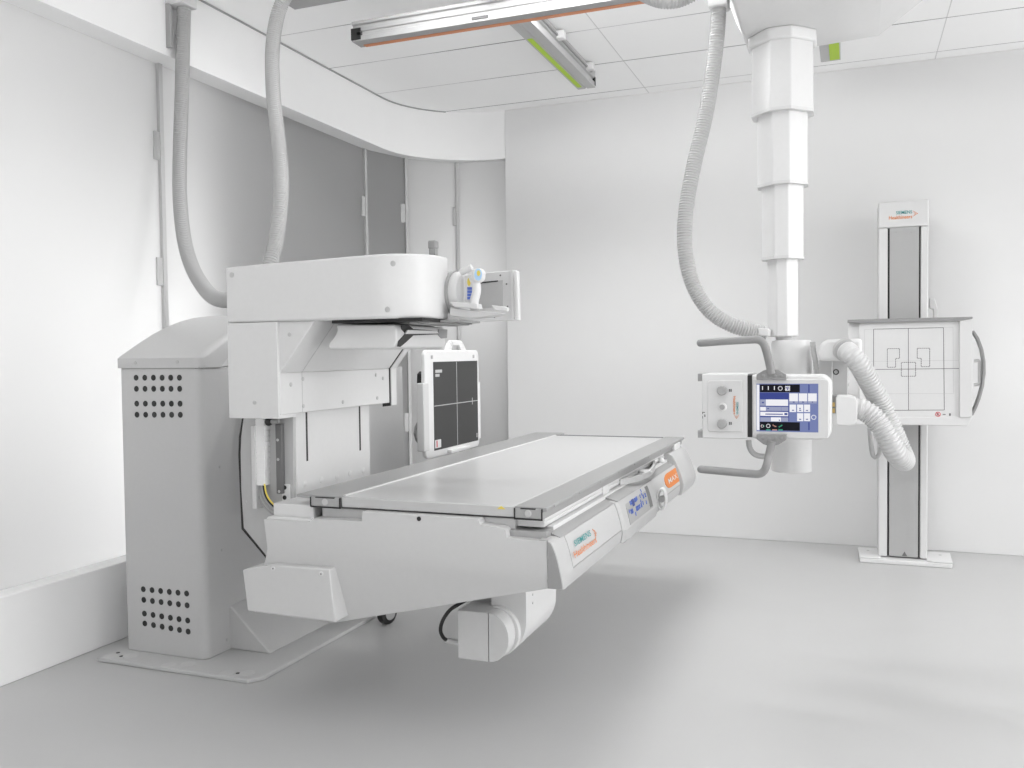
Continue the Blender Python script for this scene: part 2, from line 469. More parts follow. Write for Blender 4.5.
# carriage housing under the arm
YA, XBk = 2.41, -1.75
zb = at(278, 419, y=YA).z; zt = at(227.6, 323, y=YA).z; zs = at(280, 373, y=YA).z
xl = at(228, 370, y=YA).x
yend = at(389, 400, x=XBk).y
hs = MB().box(xl, XBk, YA, YA+.10, zb, zt-.0012).build('carriage_housing', W_, fm, bevel=.002)
MB().box(xl+.02, XBk-.001, YA+.10, yend, zb+.03, zt).build('housing_body', W_, hs)
MB().box(XBk-.02, XBk+.003, YA+.006, yend, zb+.012, zs).build('side_panel', W_, hs, bevel=.003)
xg = at(310, 322, y=YA).x + .01
g0 = [(XBk-.02, YA+.012, zs), (XBk+.003, YA+.012, zs), (xg, YA+.012, zt), (XBk-.02, YA+.012, zt)]
MB().loft(g0, [(-1.77, yend, zs), (XBk+.003, yend, zs), (xg, yend, zt), (-1.77, yend, zt)]).build('gusset', W_, hs, bevel=.003)
def flange(d): return [(XBk-.03, zb-.004+.004*0), (XBk+.003+d, zb), (XBk+.003+d, zs), (xg+d, zt), (XBk-.03, zt)]
MB().xz(flange(.0015), yend, yend+.007).build('gap_strip', DARK, hs)
MB().xz(flange(.006), yend+.007, yend+.05).build('end_flange', W_, hs, bevel=.003)
mb = MB()
n_ = Vector((xg-XBk-.003, 0, zt-zs)).normalized()
for t in (.27,):
    y0 = YA+.13; nn = Vector((n_.z, 0, -n_.x))
    a = Vector((XBk+.003, y0, zs))+nn*.0005; b = Vector((xg, y0, zt))+nn*.0005
    mb.loft([a, a+Vector((0,.003,0)), b+Vector((0,.003,0)), b], [q+nn*.0004 for q in (a, a+Vector((0,.003,0)), b+Vector((0,.003,0)), b)])
mb.box(XBk+.003, XBk+.0035, YA+.13, YA+.133, zb+.014, zs)
mb.build('seam', LINEL, hs)
mb = Many()
for u, v in ((254.5,402.5),(289.5,334.5)): screw(mb, at(u, v, y=YA-.001), (0,-1,0), .007)
for u, v in ((291,384.5),(303,379),(303.5,406),(343,402),(376,375),(383,378.5),(377.5,398)): screw(mb, at(u, v, x=XBk+.004), (1,0,0), .007)
mb.build('screw', SCRW, hs)

# overhead arm: plan with a rounded front right corner
xa0, xa1 = at(225.6, 290, y=YA).x, -1.232
r = .17
YA2 = YA + .215
arm_plan = [(xa0, YA)] + [(xa1-r+r*math.sin(t*PI/2/12), YA+r-r*math.cos(t*PI/2/12)) for t in range(13)] + [(xa1, YA2), (xa0, YA2)]
ZT = at(226, 267, y=YA).z
TI = .017   # the top falls slightly towards the tower
def ztop_(x): return ZT+TI*(x-xa0)/(xa1-xa0)
arm = MB().loft([(q[0], q[1], zt) for q in arm_plan], [(q[0], q[1], ztop_(q[0])) for q in arm_plan]).build('overhead_arm', W_, fm, bevel=.008, seg=3, sharp=25)
MB().box(xa0+.1, xa1-.16, YA2-.001, YA2+.30, zt+.02, ZT-.03).build('arm_back', W_, arm, bevel=.01)
mb = Many()
for u, v in ((231.8,275),(393,263.5),(387.5,309.5)): screw(mb, at(u, v, y=YA-.001), (0,-1,0), .009)
mb.build('screw', SCRW, arm)
p = at(434.0, 246, y=2.60)
kn = MB().box(p.x-.013, p.x+.013, 2.58, 2.61, 1.545, 1.572).build('top_knob', GREYL, arm, bevel=.004)
MB().box(p.x-.011, p.x+.011, 2.585, 2.605, 1.49, 1.545).build('knob_stem', ALUD, arm)
# dark underside gap with rail bits
MB().box(-1.56, xa1-.005, YA+.03, YA2+.20, zt-.010, zt+.001).build('underside_gap', BLK, arm)
mb = MB()
for k in range(5):
    x = xa1-.015-.045*k
    mb.box(x-.03, x, YA+.10+.01*k, YA2+.20, zt-.014-.002*(k % 2), zt-.009)
mb.box(xa1-.03, xa1+.06, YA+.16, YA2+.12, zt-.010, zt-.002)
mb.build('underside_rails', ALUD, arm, bevel=.001)

# cassette tray hanging under the arm
XT0, XT1, YT = at(332, 330, y=2.47).x, at(395, 340, y=2.47).x, 2.47
zt1 = at(360, 324, y=YT).z; zb1 = at(360, 348.5, y=YT).z
tp = [at(u, v, y=YT) for u, v in ((336.5,324.5),(337,331),(334,337),(329.5,342.5),(328,347.5),(331,349.3),(390,349),(395,347),(396.5,342),(396,328),(394,324.5))]
tr = MB().xz(tp, YT, YT+.36).build('cassette_tray', W_, fm, bevel=.006, seg=3)
XR = max(p.x for p in tp)
def tq(lst, th, name, ma, par, x=XR, bev=0):
    pts = [at(u, v, x=x) for u, v in lst]
    mb_ = MB(); mb_.loft([(x, q.y, q.z) for q in pts], [(x+th, q.y, q.z) for q in pts])
    return mb_.build(name, ma, par, bevel=bev)
tq(((401,325.5),(408,324.5),(413,329),(444,331.5),(446,334),(413,335.5),(406,342),(400,347),(397,346.5),(398,341),(405,333.5),(401,329)), .0012, 'tray_opening', BLK, tr)
tq(((406,330),(436,331),(437,333.5),(404,334)), .006, 'tray_shelf', WS, tr)
tq(((438,329),(447,329.5),(446.5,338),(441,338.5),(438,335)), .002, 'tray_side', GREYL, tr)

# controls on the end of the arm
ctl = MB()
XE = xa1+.01
pc = at(459, 292, y=2.62)
ctl.lathe((xa1-.005, 2.665, pc.z), (1,-.05,0), [(0,.055),(.02,.070),(.040,.071),(.048,.066)], 40)
MB().lathe((xa1-.002, 2.665, pc.z), (1,-.05,0), [(0,.0735),(.016,.0735)], 40).build('disc_gasket', GREY, arm)
ct = ctl.build('control_disc', W_, fm, sharp=40)
# long grip with button heads
pts = [at(u, v, y=2.60) for u, v in ((476,313),(474,303),(476.5,292),(476,284),(473,277))]
MB().tube(pts, .0145, 16, .006).build('joystick_grip', PLAS, ct)
p1, p2 = at(461,272.5,y=2.60), at(472,267.5,y=2.60)
MB().tube([p1, (p1+p2)/2, p2], .011, 14, .006).build('grip_arm', W_, ct)
a = at(478, 275, y=2.585)
hd = MB().xz([a+Vector(v) for v in ((-.020,0,.018),(.006,0,.022),(.016,0,.010),(.014,0,-.014),(.0,0,-.024),(-.018,0,-.02))], 2.578, 2.615).build('grip_head', PLAS, ct, bevel=.006, seg=3)
b = at(477.5, 274.5, y=2.577)
MB().xz([b+Vector((.013*math.cos(t*PI/8)+.002, 0, .019*math.sin(t*PI/8))) for t in range(16)], 2.5765, 2.579).build('blue_button', LBLUE, ct, label='light blue oval button')
MB().xz([b+Vector((.006*math.cos(t*PI/8)+.004, 0, .009*math.sin(t*PI/8)+.004)) for t in range(16)], 2.5755, 2.577).build('yellow_button', YELL, ct, label='yellow button')
p = at(468, 296, y=2.63)
kp = MB().xz([at(u,v,y=2.63) for u,v in ((464,276),(472,274),(474,300),(472,303),(464,302))], 2.63, 2.65).build('key_panel', WS, ct, bevel=.002)
mb = MB()
for i in range(3):
    for j in range(4):
        q = at(468+i*1.6, 288.5+j*3.2, y=2.6295); mb.box(q.x-.0026, q.x+.0026, 2.6290, 2.630, q.z-.0045, q.z+.0045)
mb.build('key_symbols', BLUEI, ct)
q = at(469, 282, y=2.629); MB().xz([q+Vector((.006*math.cos(t*PI/6), 0, .013*math.sin(t*PI/6))) for t in range(12)], 2.628, 2.630).build('side_button', YELL, ct, label='yellow side button')
# tray wings below the controls
wg = MB().sections([[at(u,v,y=yy)+Vector((0,dy,0)) for u,v in ((450,307),(462,309),(500,313),(494,316),(470,318.5),(449,316))] for yy, dy in ((2.58,0),(2.58,.06))]).build('wing_base', SKIRT, ct, bevel=.003)
MB().sections([[at(u,v,y=2.57)+Vector((0,dy,0)) for u,v in ((449,301.5),(477,303.5),(478,309),(454,307.3))] for dy in (0,.04)]).build('control_wing', W_, ct, bevel=.003)
MB().sections([[at(u,v,y=2.57)+Vector((0,dy,0)) for u,v in ((491,305),(506,307),(507.5,308.5),(506.5,311.5),(495.5,311))] for dy in (0,.02)]).build('control_wing', W_, ct, bevel=.003)
# frame plate behind
fr = [at(u, v, y=2.92) for u, v in ((440,276.5),(511,270.5),(512,320),(440,323))]
fo = MB().xz(fr, 2.92, 2.96).build('spot_frame', WS, fm, bevel=.002)
MB().xz([at(u,v,y=2.9195) for u,v in ((478,283.5),(503,280),(503,306),(478,309))], 2.9185, 2.92).build('frame_window', SILV, fo)
MB().xz([at(u,v,y=2.918) for u,v in ((477.5,282.4),(498,280.4),(498,281.6),(477.5,284))], 2.9165, 2.9185).build('frame_slot', BLK, fo)
MB().xz([at(u,v,y=2.90) for u,v in ((510.3,270.5),(513,270),(514,319.5),(511.3,319.5))], 2.90, 2.922).build('frame_rim', PLAS, fo, bevel=.002)
MB().xz([at(u,v,y=2.89) for u,v in ((513.5,270),(517.6,271),(519,320.5),(515,320.5))], 2.89, 2.912).build('frame_end', PLAS, fo, bevel=.004)
mb = Many()
for u, v in ((500.3,275.3),(506.5,284),(507.5,306.5),(494.5,317)): screw(mb, at(u,v,y=2.919), (0,-1,0), .003)
mb.build('screw', LINE, fo)

# --------------------------------------------------- table and its support
YT0, YT1 = 2.33, 4.43
Z1 = .768
top = MB().box(-1.468, -.897, YT0, YT1, .736, Z1).build('table_top', TTOP, fm, bevel=.004)
MB().box(-1.470, -.895, YT1, YT1+.012, .733, .772).build('end_strip', GREYL, top)
q = at(500, 508, y=YT0)
mb = MB(); p = at(501, 508, y=YT0)
mb.xz([(p.x-.012,0,p.z-.003),(p.x+.014,0,p.z-.003),(p.x+.001,0,p.z+.006)], YT0-.001, YT0)
mb.build('warning_sticker', YELL, top)

def rail(x0, x1, y1, lipdir, name, label):
    prof = [(x0,.733),(x1,.733),(x1,.755),(x1+(.012 if lipdir > 0 else 0),.757),(x1+(.012 if lipdir > 0 else 0),Z1),(x0-(.055 if lipdir < 0 else 0),Z1),(x0-(.055 if lipdir < 0 else 0),.760),(x0,.757)]
    ra = MB().xz(prof, YT0+.001, y1).build(name, RAILP, fm, bevel=.002, label=label)
    cap = MB().box(x0+.003, x1-.003, YT0-.004, YT0+.001, .736, .764).build('end_cap', GREY, ra, bevel=.002)
    mb_ = MB()
    mb_.box(x0, x0+.003, YT0-.005, YT0, .734, .764); mb_.box(x1-.003, x1, YT0-.005, YT0, .734, .764)
    mb_.box(x0, x1, YT0-.003, YT0, .731, .735); mb_.box(x0+.02, x1-.02, YT0-.0052, YT0, .762, .765)
    mb_.build('cap_seam', BLK, ra)
    xm = (x0+x1)/2
    MB().lathe((xm, YT0-.001, .750), (0,-1,0), [(0,.0105),(.004,.0105),(.006,.008)], 20).build('end_button', SILV, ra)
    return ra
rn = rail(-.897, -.812, 4.50, 1, 'accessory_rail', 'grey side rail along the console edge')
rf = rail(-1.578, -1.470, 4.59, -1, 'accessory_rail', 'grey side rail along the mast edge')
mb = Many()
for k in range(9):
    yk = 2.40+k*.25
    mb.cyl((-.8002, yk, .7625), (-.7985, yk, .7625), .0035, 10)
mb.build('rail_screw', ALUD, rn)
# white edge strip between top and far rail
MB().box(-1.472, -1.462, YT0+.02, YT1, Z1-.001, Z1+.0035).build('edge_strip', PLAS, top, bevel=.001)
# side beam under the near rail, with grooves
sb = MB().xz([(-.93,.7065),(-.820,.7065),(-.817,.712),(-.817,.719),(-.821,.721),(-.817,.724),(-.817,.733),(-.93,.733)], YT0+.03, 4.36).build('side_beam', PLAS, fm)
MB().box(-1.545, -.90, YT0+.012, YT0+.10, .700, .731).build('end_beam', ALU, fm, bevel=.002)
MB().box(-1.50, -.93, YT0+.06, 4.30, .66, .73).build('table_frame', SKIRT, fm)
MB().box(-1.50, -.895, YT0+.004, YT0+.06, .7335, .736).build('beam_gap', BLK, fm)

# front skirt: upper panel with stepped top, lower panel bent slightly inwards
YS = 2.30
def sk(u, v, dy=0): p = at(u, v, y=YS+dy); return (p.x, p.y, p.z)
up = [sk(*q) for q in ((264,519.5),(310,521.8),(313.5,518.5),(321,519.5),(361.5,521.5),(362.5,511.8),(478,519),(480,524.5),(503,528.5),(505.5,531),(506.3,538),(548,542),(548.3,577),(267.5,549))]
def back(pl, d): return [(p[0], p[1]+d, p[2]) for p in pl]
lo = [sk(548.6,588.5,.022), sk(335,622.5,.06), sk(255,612,.06)]
full = up[:-1]+lo+up[-1:]
nu = len(up)
skirt = MB().loft(full, back(full, .05), cut=(nu-2, nu+2)).build('front_skirt', SKIRT, fm, sharp=60)
MB().box(-1.72, -.83, YS+.05, 3.6, .60, .665).build('support_frame', SKIRT, fm)
p = at(419, 518.8, y=YS); MB().cyl((p.x, YS+.001, p.z), (p.x, YS-.0012, p.z), .0068, 20).build('round_hole', BLK, skirt)
# raised block at the mast end of the skirt
a = at(273, 503, y=2.335); b = at(313.5, 508, y=2.335)
MB().box(a.x, b.x+.0, 2.335, 2.70, .66, a.z).build('corner_block', W_, skirt, bevel=.004)
MB().box(at(264,519,y=YS).x, at(309,521,y=YS).x, YS+.012, 2.40, .60, at(264,518.5,y=YS).z+.004).build('corner_step', W_, skirt, bevel=.006)
# lower corner cover
cc = [at(u, v, y=2.28) for u, v in ((242.5,570),(271,565),(329.5,569.5),(335.5,622.5),(247.5,611))]
cv = MB().loft([(p.x, 2.28, p.z) for p in cc], [(p.x, 2.46, p.z) for p in cc]).build('corner_cover', SKIRT, fm, bevel=.004)
mb = Many()
for u, v in ((273,568.5),(321,573.7)): screw(mb, at(u, v, y=2.279), (0,-1,0), .008)
mb.build('screw', WS, cv)
mb = Many()
for u, v in ((273,568.7),(321,574)): p = at(u, v, y=2.2765); mb.cyl(p, p+Vector((0,-.0006,0)), .0022, 8)
mb.build('screw_slot', DARK, cv)
# ledges at the console end of the skirt
MB().box(-.985, -.80, YS+.03, YS+.09, .676, .700).build('end_ledge', ALUD, skirt, bevel=.002)
MB().box(-.93, -.83, YS+.05, YS+.12, .679, .694).build('ledge_pad', PLAS, skirt, bevel=.004)
MB().box(-.93, -.803, YS+.10, 4.30, .676, .7035).build('side_ledge', PLAS, fm, bevel=.002)

# ------------------------------------------------------------- the console
FP = [(-.815,.684),(-.785,.682),(-.771,.678),(-.763,.660),(-.756,.638),(-.750,.614),(-.745,.590),(-.7435,.588),(-.7430,.575),(-.7450,.560),(-.750,.543),(-.789,.543)]
def off(pr, d, dz=0):
    return [(x+(d if x > -.81 else 0), z+(dz if z > .65 else 0)) for x, z in pr]
def sec(y, pr): return [(x, y, z) for x, z in pr]
EP = [(-.815,.683),(-.800,.683),(-.790,.680),(-.779,.676),(-.773,.664),(-.767,.650),(-.7605,.628),(-.757,.614),(-.752,.590),(-.748,.570),(-.745,.549),(-.789,.549)]
con = MB().sections([sec(2.305, EP), sec(2.325, [((a[0]+b[0])/2+.002, (a[1]+b[1])/2) for a, b in zip(EP, FP)]), sec(2.36, FP), sec(2.975, FP)]).build('console', SHELL, fm, sharp=28)
MB().xz([(max(x, -.789), z) for x, z in EP[:1]+EP[1:]], 2.298, 2.306).build('console_end_plate', ENDG, con, bevel=.001)
def lab(y0, y1, d, name, ma, par, i0=2, i1=6, th=.0015):
    pr = [FP[i] for i in range(i0, i1+1)]
    o_ = [(x+d+th, z+th*.3) for x, z in pr]; i_ = [(x+d-.004, z) for x, z in pr][::-1]
    return MB().xz(o_+i_, y0, y1).build(name, ma, par, sharp=28)
lab(2.395, 2.96, 0, 'label_panel', SILV, con)
MB().box(-.752, -.7425, 2.395, 2.96, .5865, .5895).build('label_seam', GREY, con)
MB().box(-.752, -.7425, 3.53, 4.07, .5865, .5895).build('label_seam', GREY, con)
MB().sections([sec(2.96, off(FP,.004,.002)), sec(2.975, off(FP,.013,.006)), sec(3.50, off(FP,.013,.006)), sec(3.53, off(FP,.004,.002))]).build('display_module', SHELL, con, sharp=28)
con2 = MB().sections([sec(3.52, FP), sec(4.10, FP)]).build('console_end', SHELL, fm, sharp=28)
lab(3.53, 4.08, 0, 'label_panel', SILV, con2)
ecp = [(-.84,.730),(-.795,.730),(-.779,.720),(-.762,.694),(-.747,.658),(-.735,.622),(-.728,.598),(-.726,.590),(-.727,.572),(-.732,.556),(-.740,.538),(-.84,.538)]
MB().sections([sec(4.07, ecp), sec(4.16, ecp), sec(4.40, [(x, z) for x, z in ecp]), sec(4.43, off(ecp, -.015))]).build('console_cap', SHELL, con, bevel=.003, sharp=28)
MB().xz([(-.803,.684),(-.803,.692),(-.772,.680),(-.776,.676)], 2.365, 4.07).build('top_strip', STRIPG, con)
MB().xz([(-.803,.690),(-.803,.698),(-.758,.686),(-.762,.680)], 2.97, 3.52).build('top_strip', STRIPG, con)
# display panel on the module, its recess shade painted as a strip
S0, S1 = Vector((-.763+.0145, 0, .684)), Vector((-.733+.0145, 0, .600))
def cpt(y, t, d=0):   # point on the module face, t from top to bottom
    i = 2+t*4; k = min(int(i), 5); w = i-k
    a_, b_ = FP[k], FP[k+1]
    return Vector((a_[0]*(1-w)+b_[0]*w+.013+d, y, a_[1]*(1-w)+b_[1]*w+.003+d*.3))
dp = [cpt(3.03,.10,.002), cpt(3.03,.4,.003), cpt(3.03,.9,.002)]
def strip(y0, y1, t0, t1, d, th, name, ma, par, n=5):
    A = [cpt(y0, t0+(t1-t0)*k/n, d+th) for k in range(n+1)]+[cpt(y0, t1-(t1-t0)*k/n, d-.003) for k in range(n+1)]
    B = [Vector((q.x, y1, q.z)) for q in A]
    return MB().loft(A, B).build(name, ma, par, sharp=28)
dpn = strip(3.04, 3.37, .08, .95, 0, .001, 'display_panel', DPAN, fm)
strip(3.37, 3.42, .05, .95, 0, .0012, 'recess_shade', RAILD, con)  # shade of the recess put into a dark strip
strip(3.04, 3.42, .95, 1.0, 0, .0012, 'display_edge', GREY, con)
def marks(lst, name, ma, par, d=.002):
    mb_ = MB()
    for y0, y1, t0, t1 in lst:
        A = [cpt(y0,t0,d), cpt(y0,t1,d), cpt(y0,t1,d-.002), cpt(y0,t0,d-.002)]
        mb_.loft(A, [Vector((q.x, y1, q.z)) for q in A])
    return mb_.build(name, ma, par)
for y0, t0, pat in ((3.10,.22,'OI'),(3.165,.22,'HE'),(3.20,.2,'E'),(3.26,.22,'l'),(3.30,.3,'H'),(3.335,.3,'H'),(3.30,.02,'l'),(3.08,.52,'EE'),(3.16,.55,'HH'),(3.20,.55,'BI'),(3.24,.55,'E'),(3.275,.52,'l'),(3.325,.58,'l'),(3.06,.48,'I'),(3.25,.42,'I'),(3.135,.70,'l'),(3.29,.17,'I')):
    ml = []
    for k, ch in enumerate(pat):
        y = y0+k*.018; h = .17
        if ch in 'EHBO':
            ml += [(y, y+.003, t0, t0+h), (y+.010, y+.013, t0, t0+h), (y, y+.013, t0+h*.42, t0+h*.56)]
            if ch in 'EBO': ml += [(y, y+.013, t0, t0+.03), (y, y+.013, t0+h-.03, t0+h)]
        else: ml += [(y, y+.005, t0, t0+h*.9), (y-.004, y+.008, t0+h*.35, t0+h*.5)]
    marks(ml, 'display_symbol', BLUEI, dpn, .0025)
marks([(3.128,3.155,.2,.48)], 'display_badge', S_INK, dpn, .0028)
# lettering on the console
nV = (Vector((-.771,0,.678))-Vector((-.745,0,.590))).normalized()
def con_text(y0, y1, t0, t1, body, ma, par, name='lettering'):
    o_ = Vector((FP[6][0]+(FP[2][0]-FP[6][0])*(1-t1), y0, FP[6][1]+(FP[2][1]-FP[6][1])*(1-t1)))
    h = (Vector((-.771,0,.678))-Vector((-.745,0,.590))).length*(t1-t0)
    N = Vector((0,1,0)).cross(nV)
    return text(name, body, o_+N*.0075, (0,1,0), nV, y1-y0, h, ma, par, bold=.004)
yS0 = at(569,545,x=-.762).y; 
con_text(2.44, 2.61, .28, .47, 'SIEMENS', TEAL, con)
con_text(2.412, 2.645, .57, .78, 'Healthineers', ORAN, con)
mb = MB(); N = Vector((0,1,0)).cross(nV)
dots(mb, Vector((FP[6][0]+(FP[2][0]-FP[6][0])*.34, 2.640, FP[6][1]+(FP[2][1]-FP[6][1])*.34))+N*.0070, (0,1,0), nV, .030)
mb.build('lettering_dots', ORAN, con)
# orange pill label
def cp2(y, t, d): q = cpt(y, t, d); q.x -= .013; q.z -= .003; return q
pp = []
for k in range(13):
    a_ = PI/2+PI*k/12; pp.append((3.86+.09*math.cos(a_), .5-.34*math.sin(a_)))
pp += [(4.06,.84),(4.06,.16)]
MB().loft([cp2(y,t,.0035) for y,t in pp], [cp2(y,t,.001) for y,t in pp]).build('pill_label', ORNG, con2)
con_text(3.83, 4.03, .38, .62, 'MAX', PLAS, con2)
# oval ring guard on the module
rg = []
for k in range(24):
    a_ = 2*PI*k/24; rg.append((-.722+.012*math.cos(a_)*0+.020*math.cos(a_), .607+.044*math.sin(a_)))
mb = MB()
ring_o = [(x, 3.50, z) for x, z in [(-.728+.020*math.cos(2*PI*k/32), .600+.046*math.sin(2*PI*k/32)) for k in range(32)]]
ring_i = [(x, 3.50, z) for x, z in [(-.728+.013*math.cos(2*PI*k/32), .600+.037*math.sin(2*PI*k/32)) for k in range(32)]]
bmv = mb.bm
def ring(o_, i_, y0, y1):
    vo0 = [bmv.verts.new((p[0], y0, p[2])) for p in o_]; vi0 = [bmv.verts.new((p[0], y0, p[2])) for p in i_]
    vo1 = [bmv.verts.new((p[0], y1, p[2])) for p in o_]; vi1 = [bmv.verts.new((p[0], y1, p[2])) for p in i_]
    n = len(o_)
    for k in range(n):
        j = (k+1) % n
        bmv.faces.new((vo0[k], vo0[j], vi0[j], vi0[k])); bmv.faces.new((vo1[j], vo1[k], vi1[k], vi1[j]))
        bmv.faces.new((vo0[j], vo0[k], vo1[k], vo1[j])); bmv.faces.new((vi0[k], vi0[j], vi1[j], vi1[k]))
ring(ring_o, ring_i, 3.56, 3.60)
rgo = mb.build('ring_guard', WS, fm, bevel=.003)
MB().lathe((-.728, 3.565, .600), (0,1,0), [(0,.013),(.03,.013),(.034,.010)], 20).build('stop_button', GREY, rgo)

# hand grip band, knob and stop block between rail and console
zg = .715
bp_ = [at(u, v, z=zg) for u, v in ((619,482),(630,480),(640,477.5),(648,474),(653,469),(654,464),(651,460),(646,460))]
mb = MB()
secs = []
# smooth band
path = []
ext = [2*bp_[0]-bp_[1]]+bp_+[2*bp_[-1]-bp_[-2]]
for k in range(1, len(ext)-2):
    a_, b_, c_, d_ = ext[k-1:k+3]
    for q in range(6):
        t = q/6; path.append(0.5*((2*b_)+(c_-a_)*t+(2*a_-5*b_+4*c_-d_)*t*t+(3*b_-a_-3*c_+d_)*t**3))
for i, p in enumerate(path):
    d_ = (path[min(i+1, len(path)-1)]-path[max(i-1, 0)]).normalized(); n = Vector((d_.y, -d_.x, 0))
    secs.append([(p.x+n.x*.006, p.y+n.y*.006, zg-.011), (p.x-n.x*.006, p.y-n.y*.006, zg-.011), (p.x-n.x*.006, p.y-n.y*.006, zg+.011), (p.x+n.x*.006, p.y+n.y*.006, zg+.011)])
hb = mb.sections(secs).build('hand_grip', ALU, fm, bevel=.002)
p = at(645, 468, z=.735)
MB().lathe((p.x, p.y, .715), (0,0,1), [(0,.03),(.008,.03),(.012,.022)], 24).build('grip_disc', SILV, hb)
p = at(661, 460.5, y=3.95); p.x = min(p.x, -.78)
MB().ball(p, .015).build('rail_knob', PLAS, fm)
p0 = at(673, 459, y=4.25); 
MB().box(-.86, -.795, 4.22, 4.36, .70, .757).build('end_stop', PLAS, fm, bevel=.003)
MB().box(-.84, -.812, 2.98, 3.06, .703, .735).build('rail_clamp', WS, fm, bevel=.002)

# ------------------------------------------------- X-ray tube under the table
YU = 2.52
def u2(u, v, y=YU): p = at(u, v, y=y); return (p.x, p.z)
xA, z0_ = u2(458, 658); xB, z1_ = u2(488.3, 612.5)
z1l = u2(457.5, 610)[1]
tb = MB().box(xA, xB, YU, YU+.17, z0_-.001, z1l).build('tube_housing', W_, fm, bevel=.003)
hh = (z1l-z0_)/2; zc2 = (z1l+z0_)/2; wx = u2(508.5, 640)[0]-xB
D = [(xB+.001, z0_), ] + [(xB+wx*math.cos(a_), zc2+hh*math.sin(a_)) for a_ in [(-PI/2+PI*k/24) for k in range(25)]] + [(xB+.001, z1l)]
MB().xz(D, YU, YU+.17).build('tube_end', W_, tb, bevel=.002, sharp=25)
hh2, wx2 = hh*1.04, wx*1.18
D2 = [(xB-.01, zc2-hh2), ] + [(xB+wx2*math.cos(a_), zc2+hh2*math.sin(a_)) for a_ in [(-PI/2+PI*k/24) for k in range(25)]] + [(xB-.01, zc2+hh2)]
D1 = [(xB-.01, z0_), ] + [(xB+wx*math.cos(a_), zc2+hh*math.sin(a_)) for a_ in [(-PI/2+PI*k/24) for k in range(25)]] + [(xB-.01, z1l)]
MB().xz(D2, YU+.06, YU+.17).build('tube_collar', PLAS, tb, bevel=.002, sharp=25)
# bracket: hanging plate with rounded lower corner
br = [u2(526,589,2.62), u2(526.5,622,2.62)]
x1_, x0_ = u2(526,600,2.60)[0], u2(500,600,2.60)[0]
ztop = .60; zbt = z0_-.01
R_ = .125
BR = [(x0_-.03, ztop), (x1_, ztop), (x1_, zbt+R_)] + [(x1_-R_+R_*math.cos(k*PI/2/12), zbt+R_-R_*math.sin(k*PI/2/12)) for k in range(1, 13)] + [(x0_-.03, zbt)]
YB2 = 2.60
yE = at(556, 600, x=x1_).y
bk = MB().xz(BR, YB2, yE).build('tube_bracket', PLAS, fm, bevel=.003, sharp=25)
mb = Many()
for u, v in ((532.7,594.5),(532.7,603)): screw(mb, at(u, v, x=x1_+.0005), (1,0,0), .004)
mb.build('screw', SCRW, bk)
MB().box(xA, xB, YU+.12, YU+.5, z1l-.01, .60).build('tube_mount', GREY, tb)
# cable to the tube
cpth = [at(u, v, y=YU+.03) for u, v in ((466,600),(459,604),(450,610),(443,620),(440.5,630),(443,637)) ]+[at(447,640.5,y=YU+.05)]
MB().tube(cpth, .0062, 12, .008).build('tube_cable', BLK, tb)
MB().cyl(at(446,640,y=YU+.05), at(459,643,y=YU+.05), .009, 16).build('cable_plug', WS, tb)

# =============================================== things around the machine
# portable detector standing behind the far rail
XD = -1.66
dt = thing('flat_panel_detector', 'white framed portable X-ray detector with black panel, upright behind the table rail', 'detector', (XD-.02, 3.57, .76))
y0, y1, z0, z1 = 3.292, 3.862, .765, 1.222
def rrect(a0, a1, b0, b1, r, n=6):
    pts = []
    for cx_, cz_, s in ((a1-r, b1-r, 0), (a0+r, b1-r, 1), (a0+r, b0+r, 2), (a1-r, b0+r, 3)):
        for k in range(n+1):
            t = s*PI/2+k*PI/2/n; pts.append((cx_+r*math.cos(t), cz_+r*math.sin(t)))
    return pts
body = MB().yz(rrect(y0, y1, z0, z1, .03), XD-.018, XD).build('detector_frame', PLAS, dt, bevel=.005, seg=3, sharp=40)
mb = MB().box(XD, XD+.0012, 3.372, 3.842, .794, 1.172); sc_ = mb.build('detector_panel', CARB, dt)
mb = MB().box(XD+.0012, XD+.0016, 3.605, 3.609, .796, 1.17)
mb.box(XD+.0012, XD+.0016, 3.374, 3.84, .982, .9855); mb.box(XD+.0012, XD+.0016, 3.775, 3.781, .968, 1.0)
mb.build('centre_lines', LINEL, sc_)
mb = MB().box(XD+.0012, XD+.0016, 3.39, 3.455, 1.125, 1.138); mb.box(XD+.0012, XD+.0016, 3.39, 3.43, 1.108, 1.120); mb.box(XD+.0012, XD+.0016, 3.822, 3.832, .81, .83)
mb.build('printed_label', LINEL, sc_)
st = MB().box(XD+.0012, XD+.0018, 3.378, 3.436, .803, .838).build('sticker', PLAS, dt, label='white sticker with red mark')
MB().box(XD+.0018, XD+.0022, 3.390, 3.400, .806, .835).build('sticker_mark', RED, st)
# carrying handle: trapezoid loop
mb = MB(); bmv = mb.bm
ho = [(3.505, 1.215), (3.545, 1.256), (3.562, 1.266), (3.672, 1.266), (3.690, 1.256), (3.735, 1.215)]
hi = [(3.563, 1.215), (3.575, 1.236), (3.582, 1.242), (3.648, 1.242), (3.658, 1.236), (3.672, 1.215)]
for a_, b_, c_, d_ in zip(ho, ho[1:], hi[1:], hi):
    mb.yz([a_, b_, c_, d_], XD-.018, XD-.002)
mb.build('carry_handle', PLAS, dt, bevel=.004)
mb = Many()
for y in (3.36, 3.80): mb.box(XD, XD+.002, y-.008, y+.008, 1.185, 1.20)
mb.build('catch', GREY, dt)
MB().box(XD-.03, XD+.004, y0-.020, y0+.030, .80, 1.085).build('holder_clamp', SKIRT, dt, bevel=.004)
MB().box(XD-.025, XD-.002, y1-.004, y1+.022, .80, 1.07).build('side_clip', WS, dt, bevel=.003)
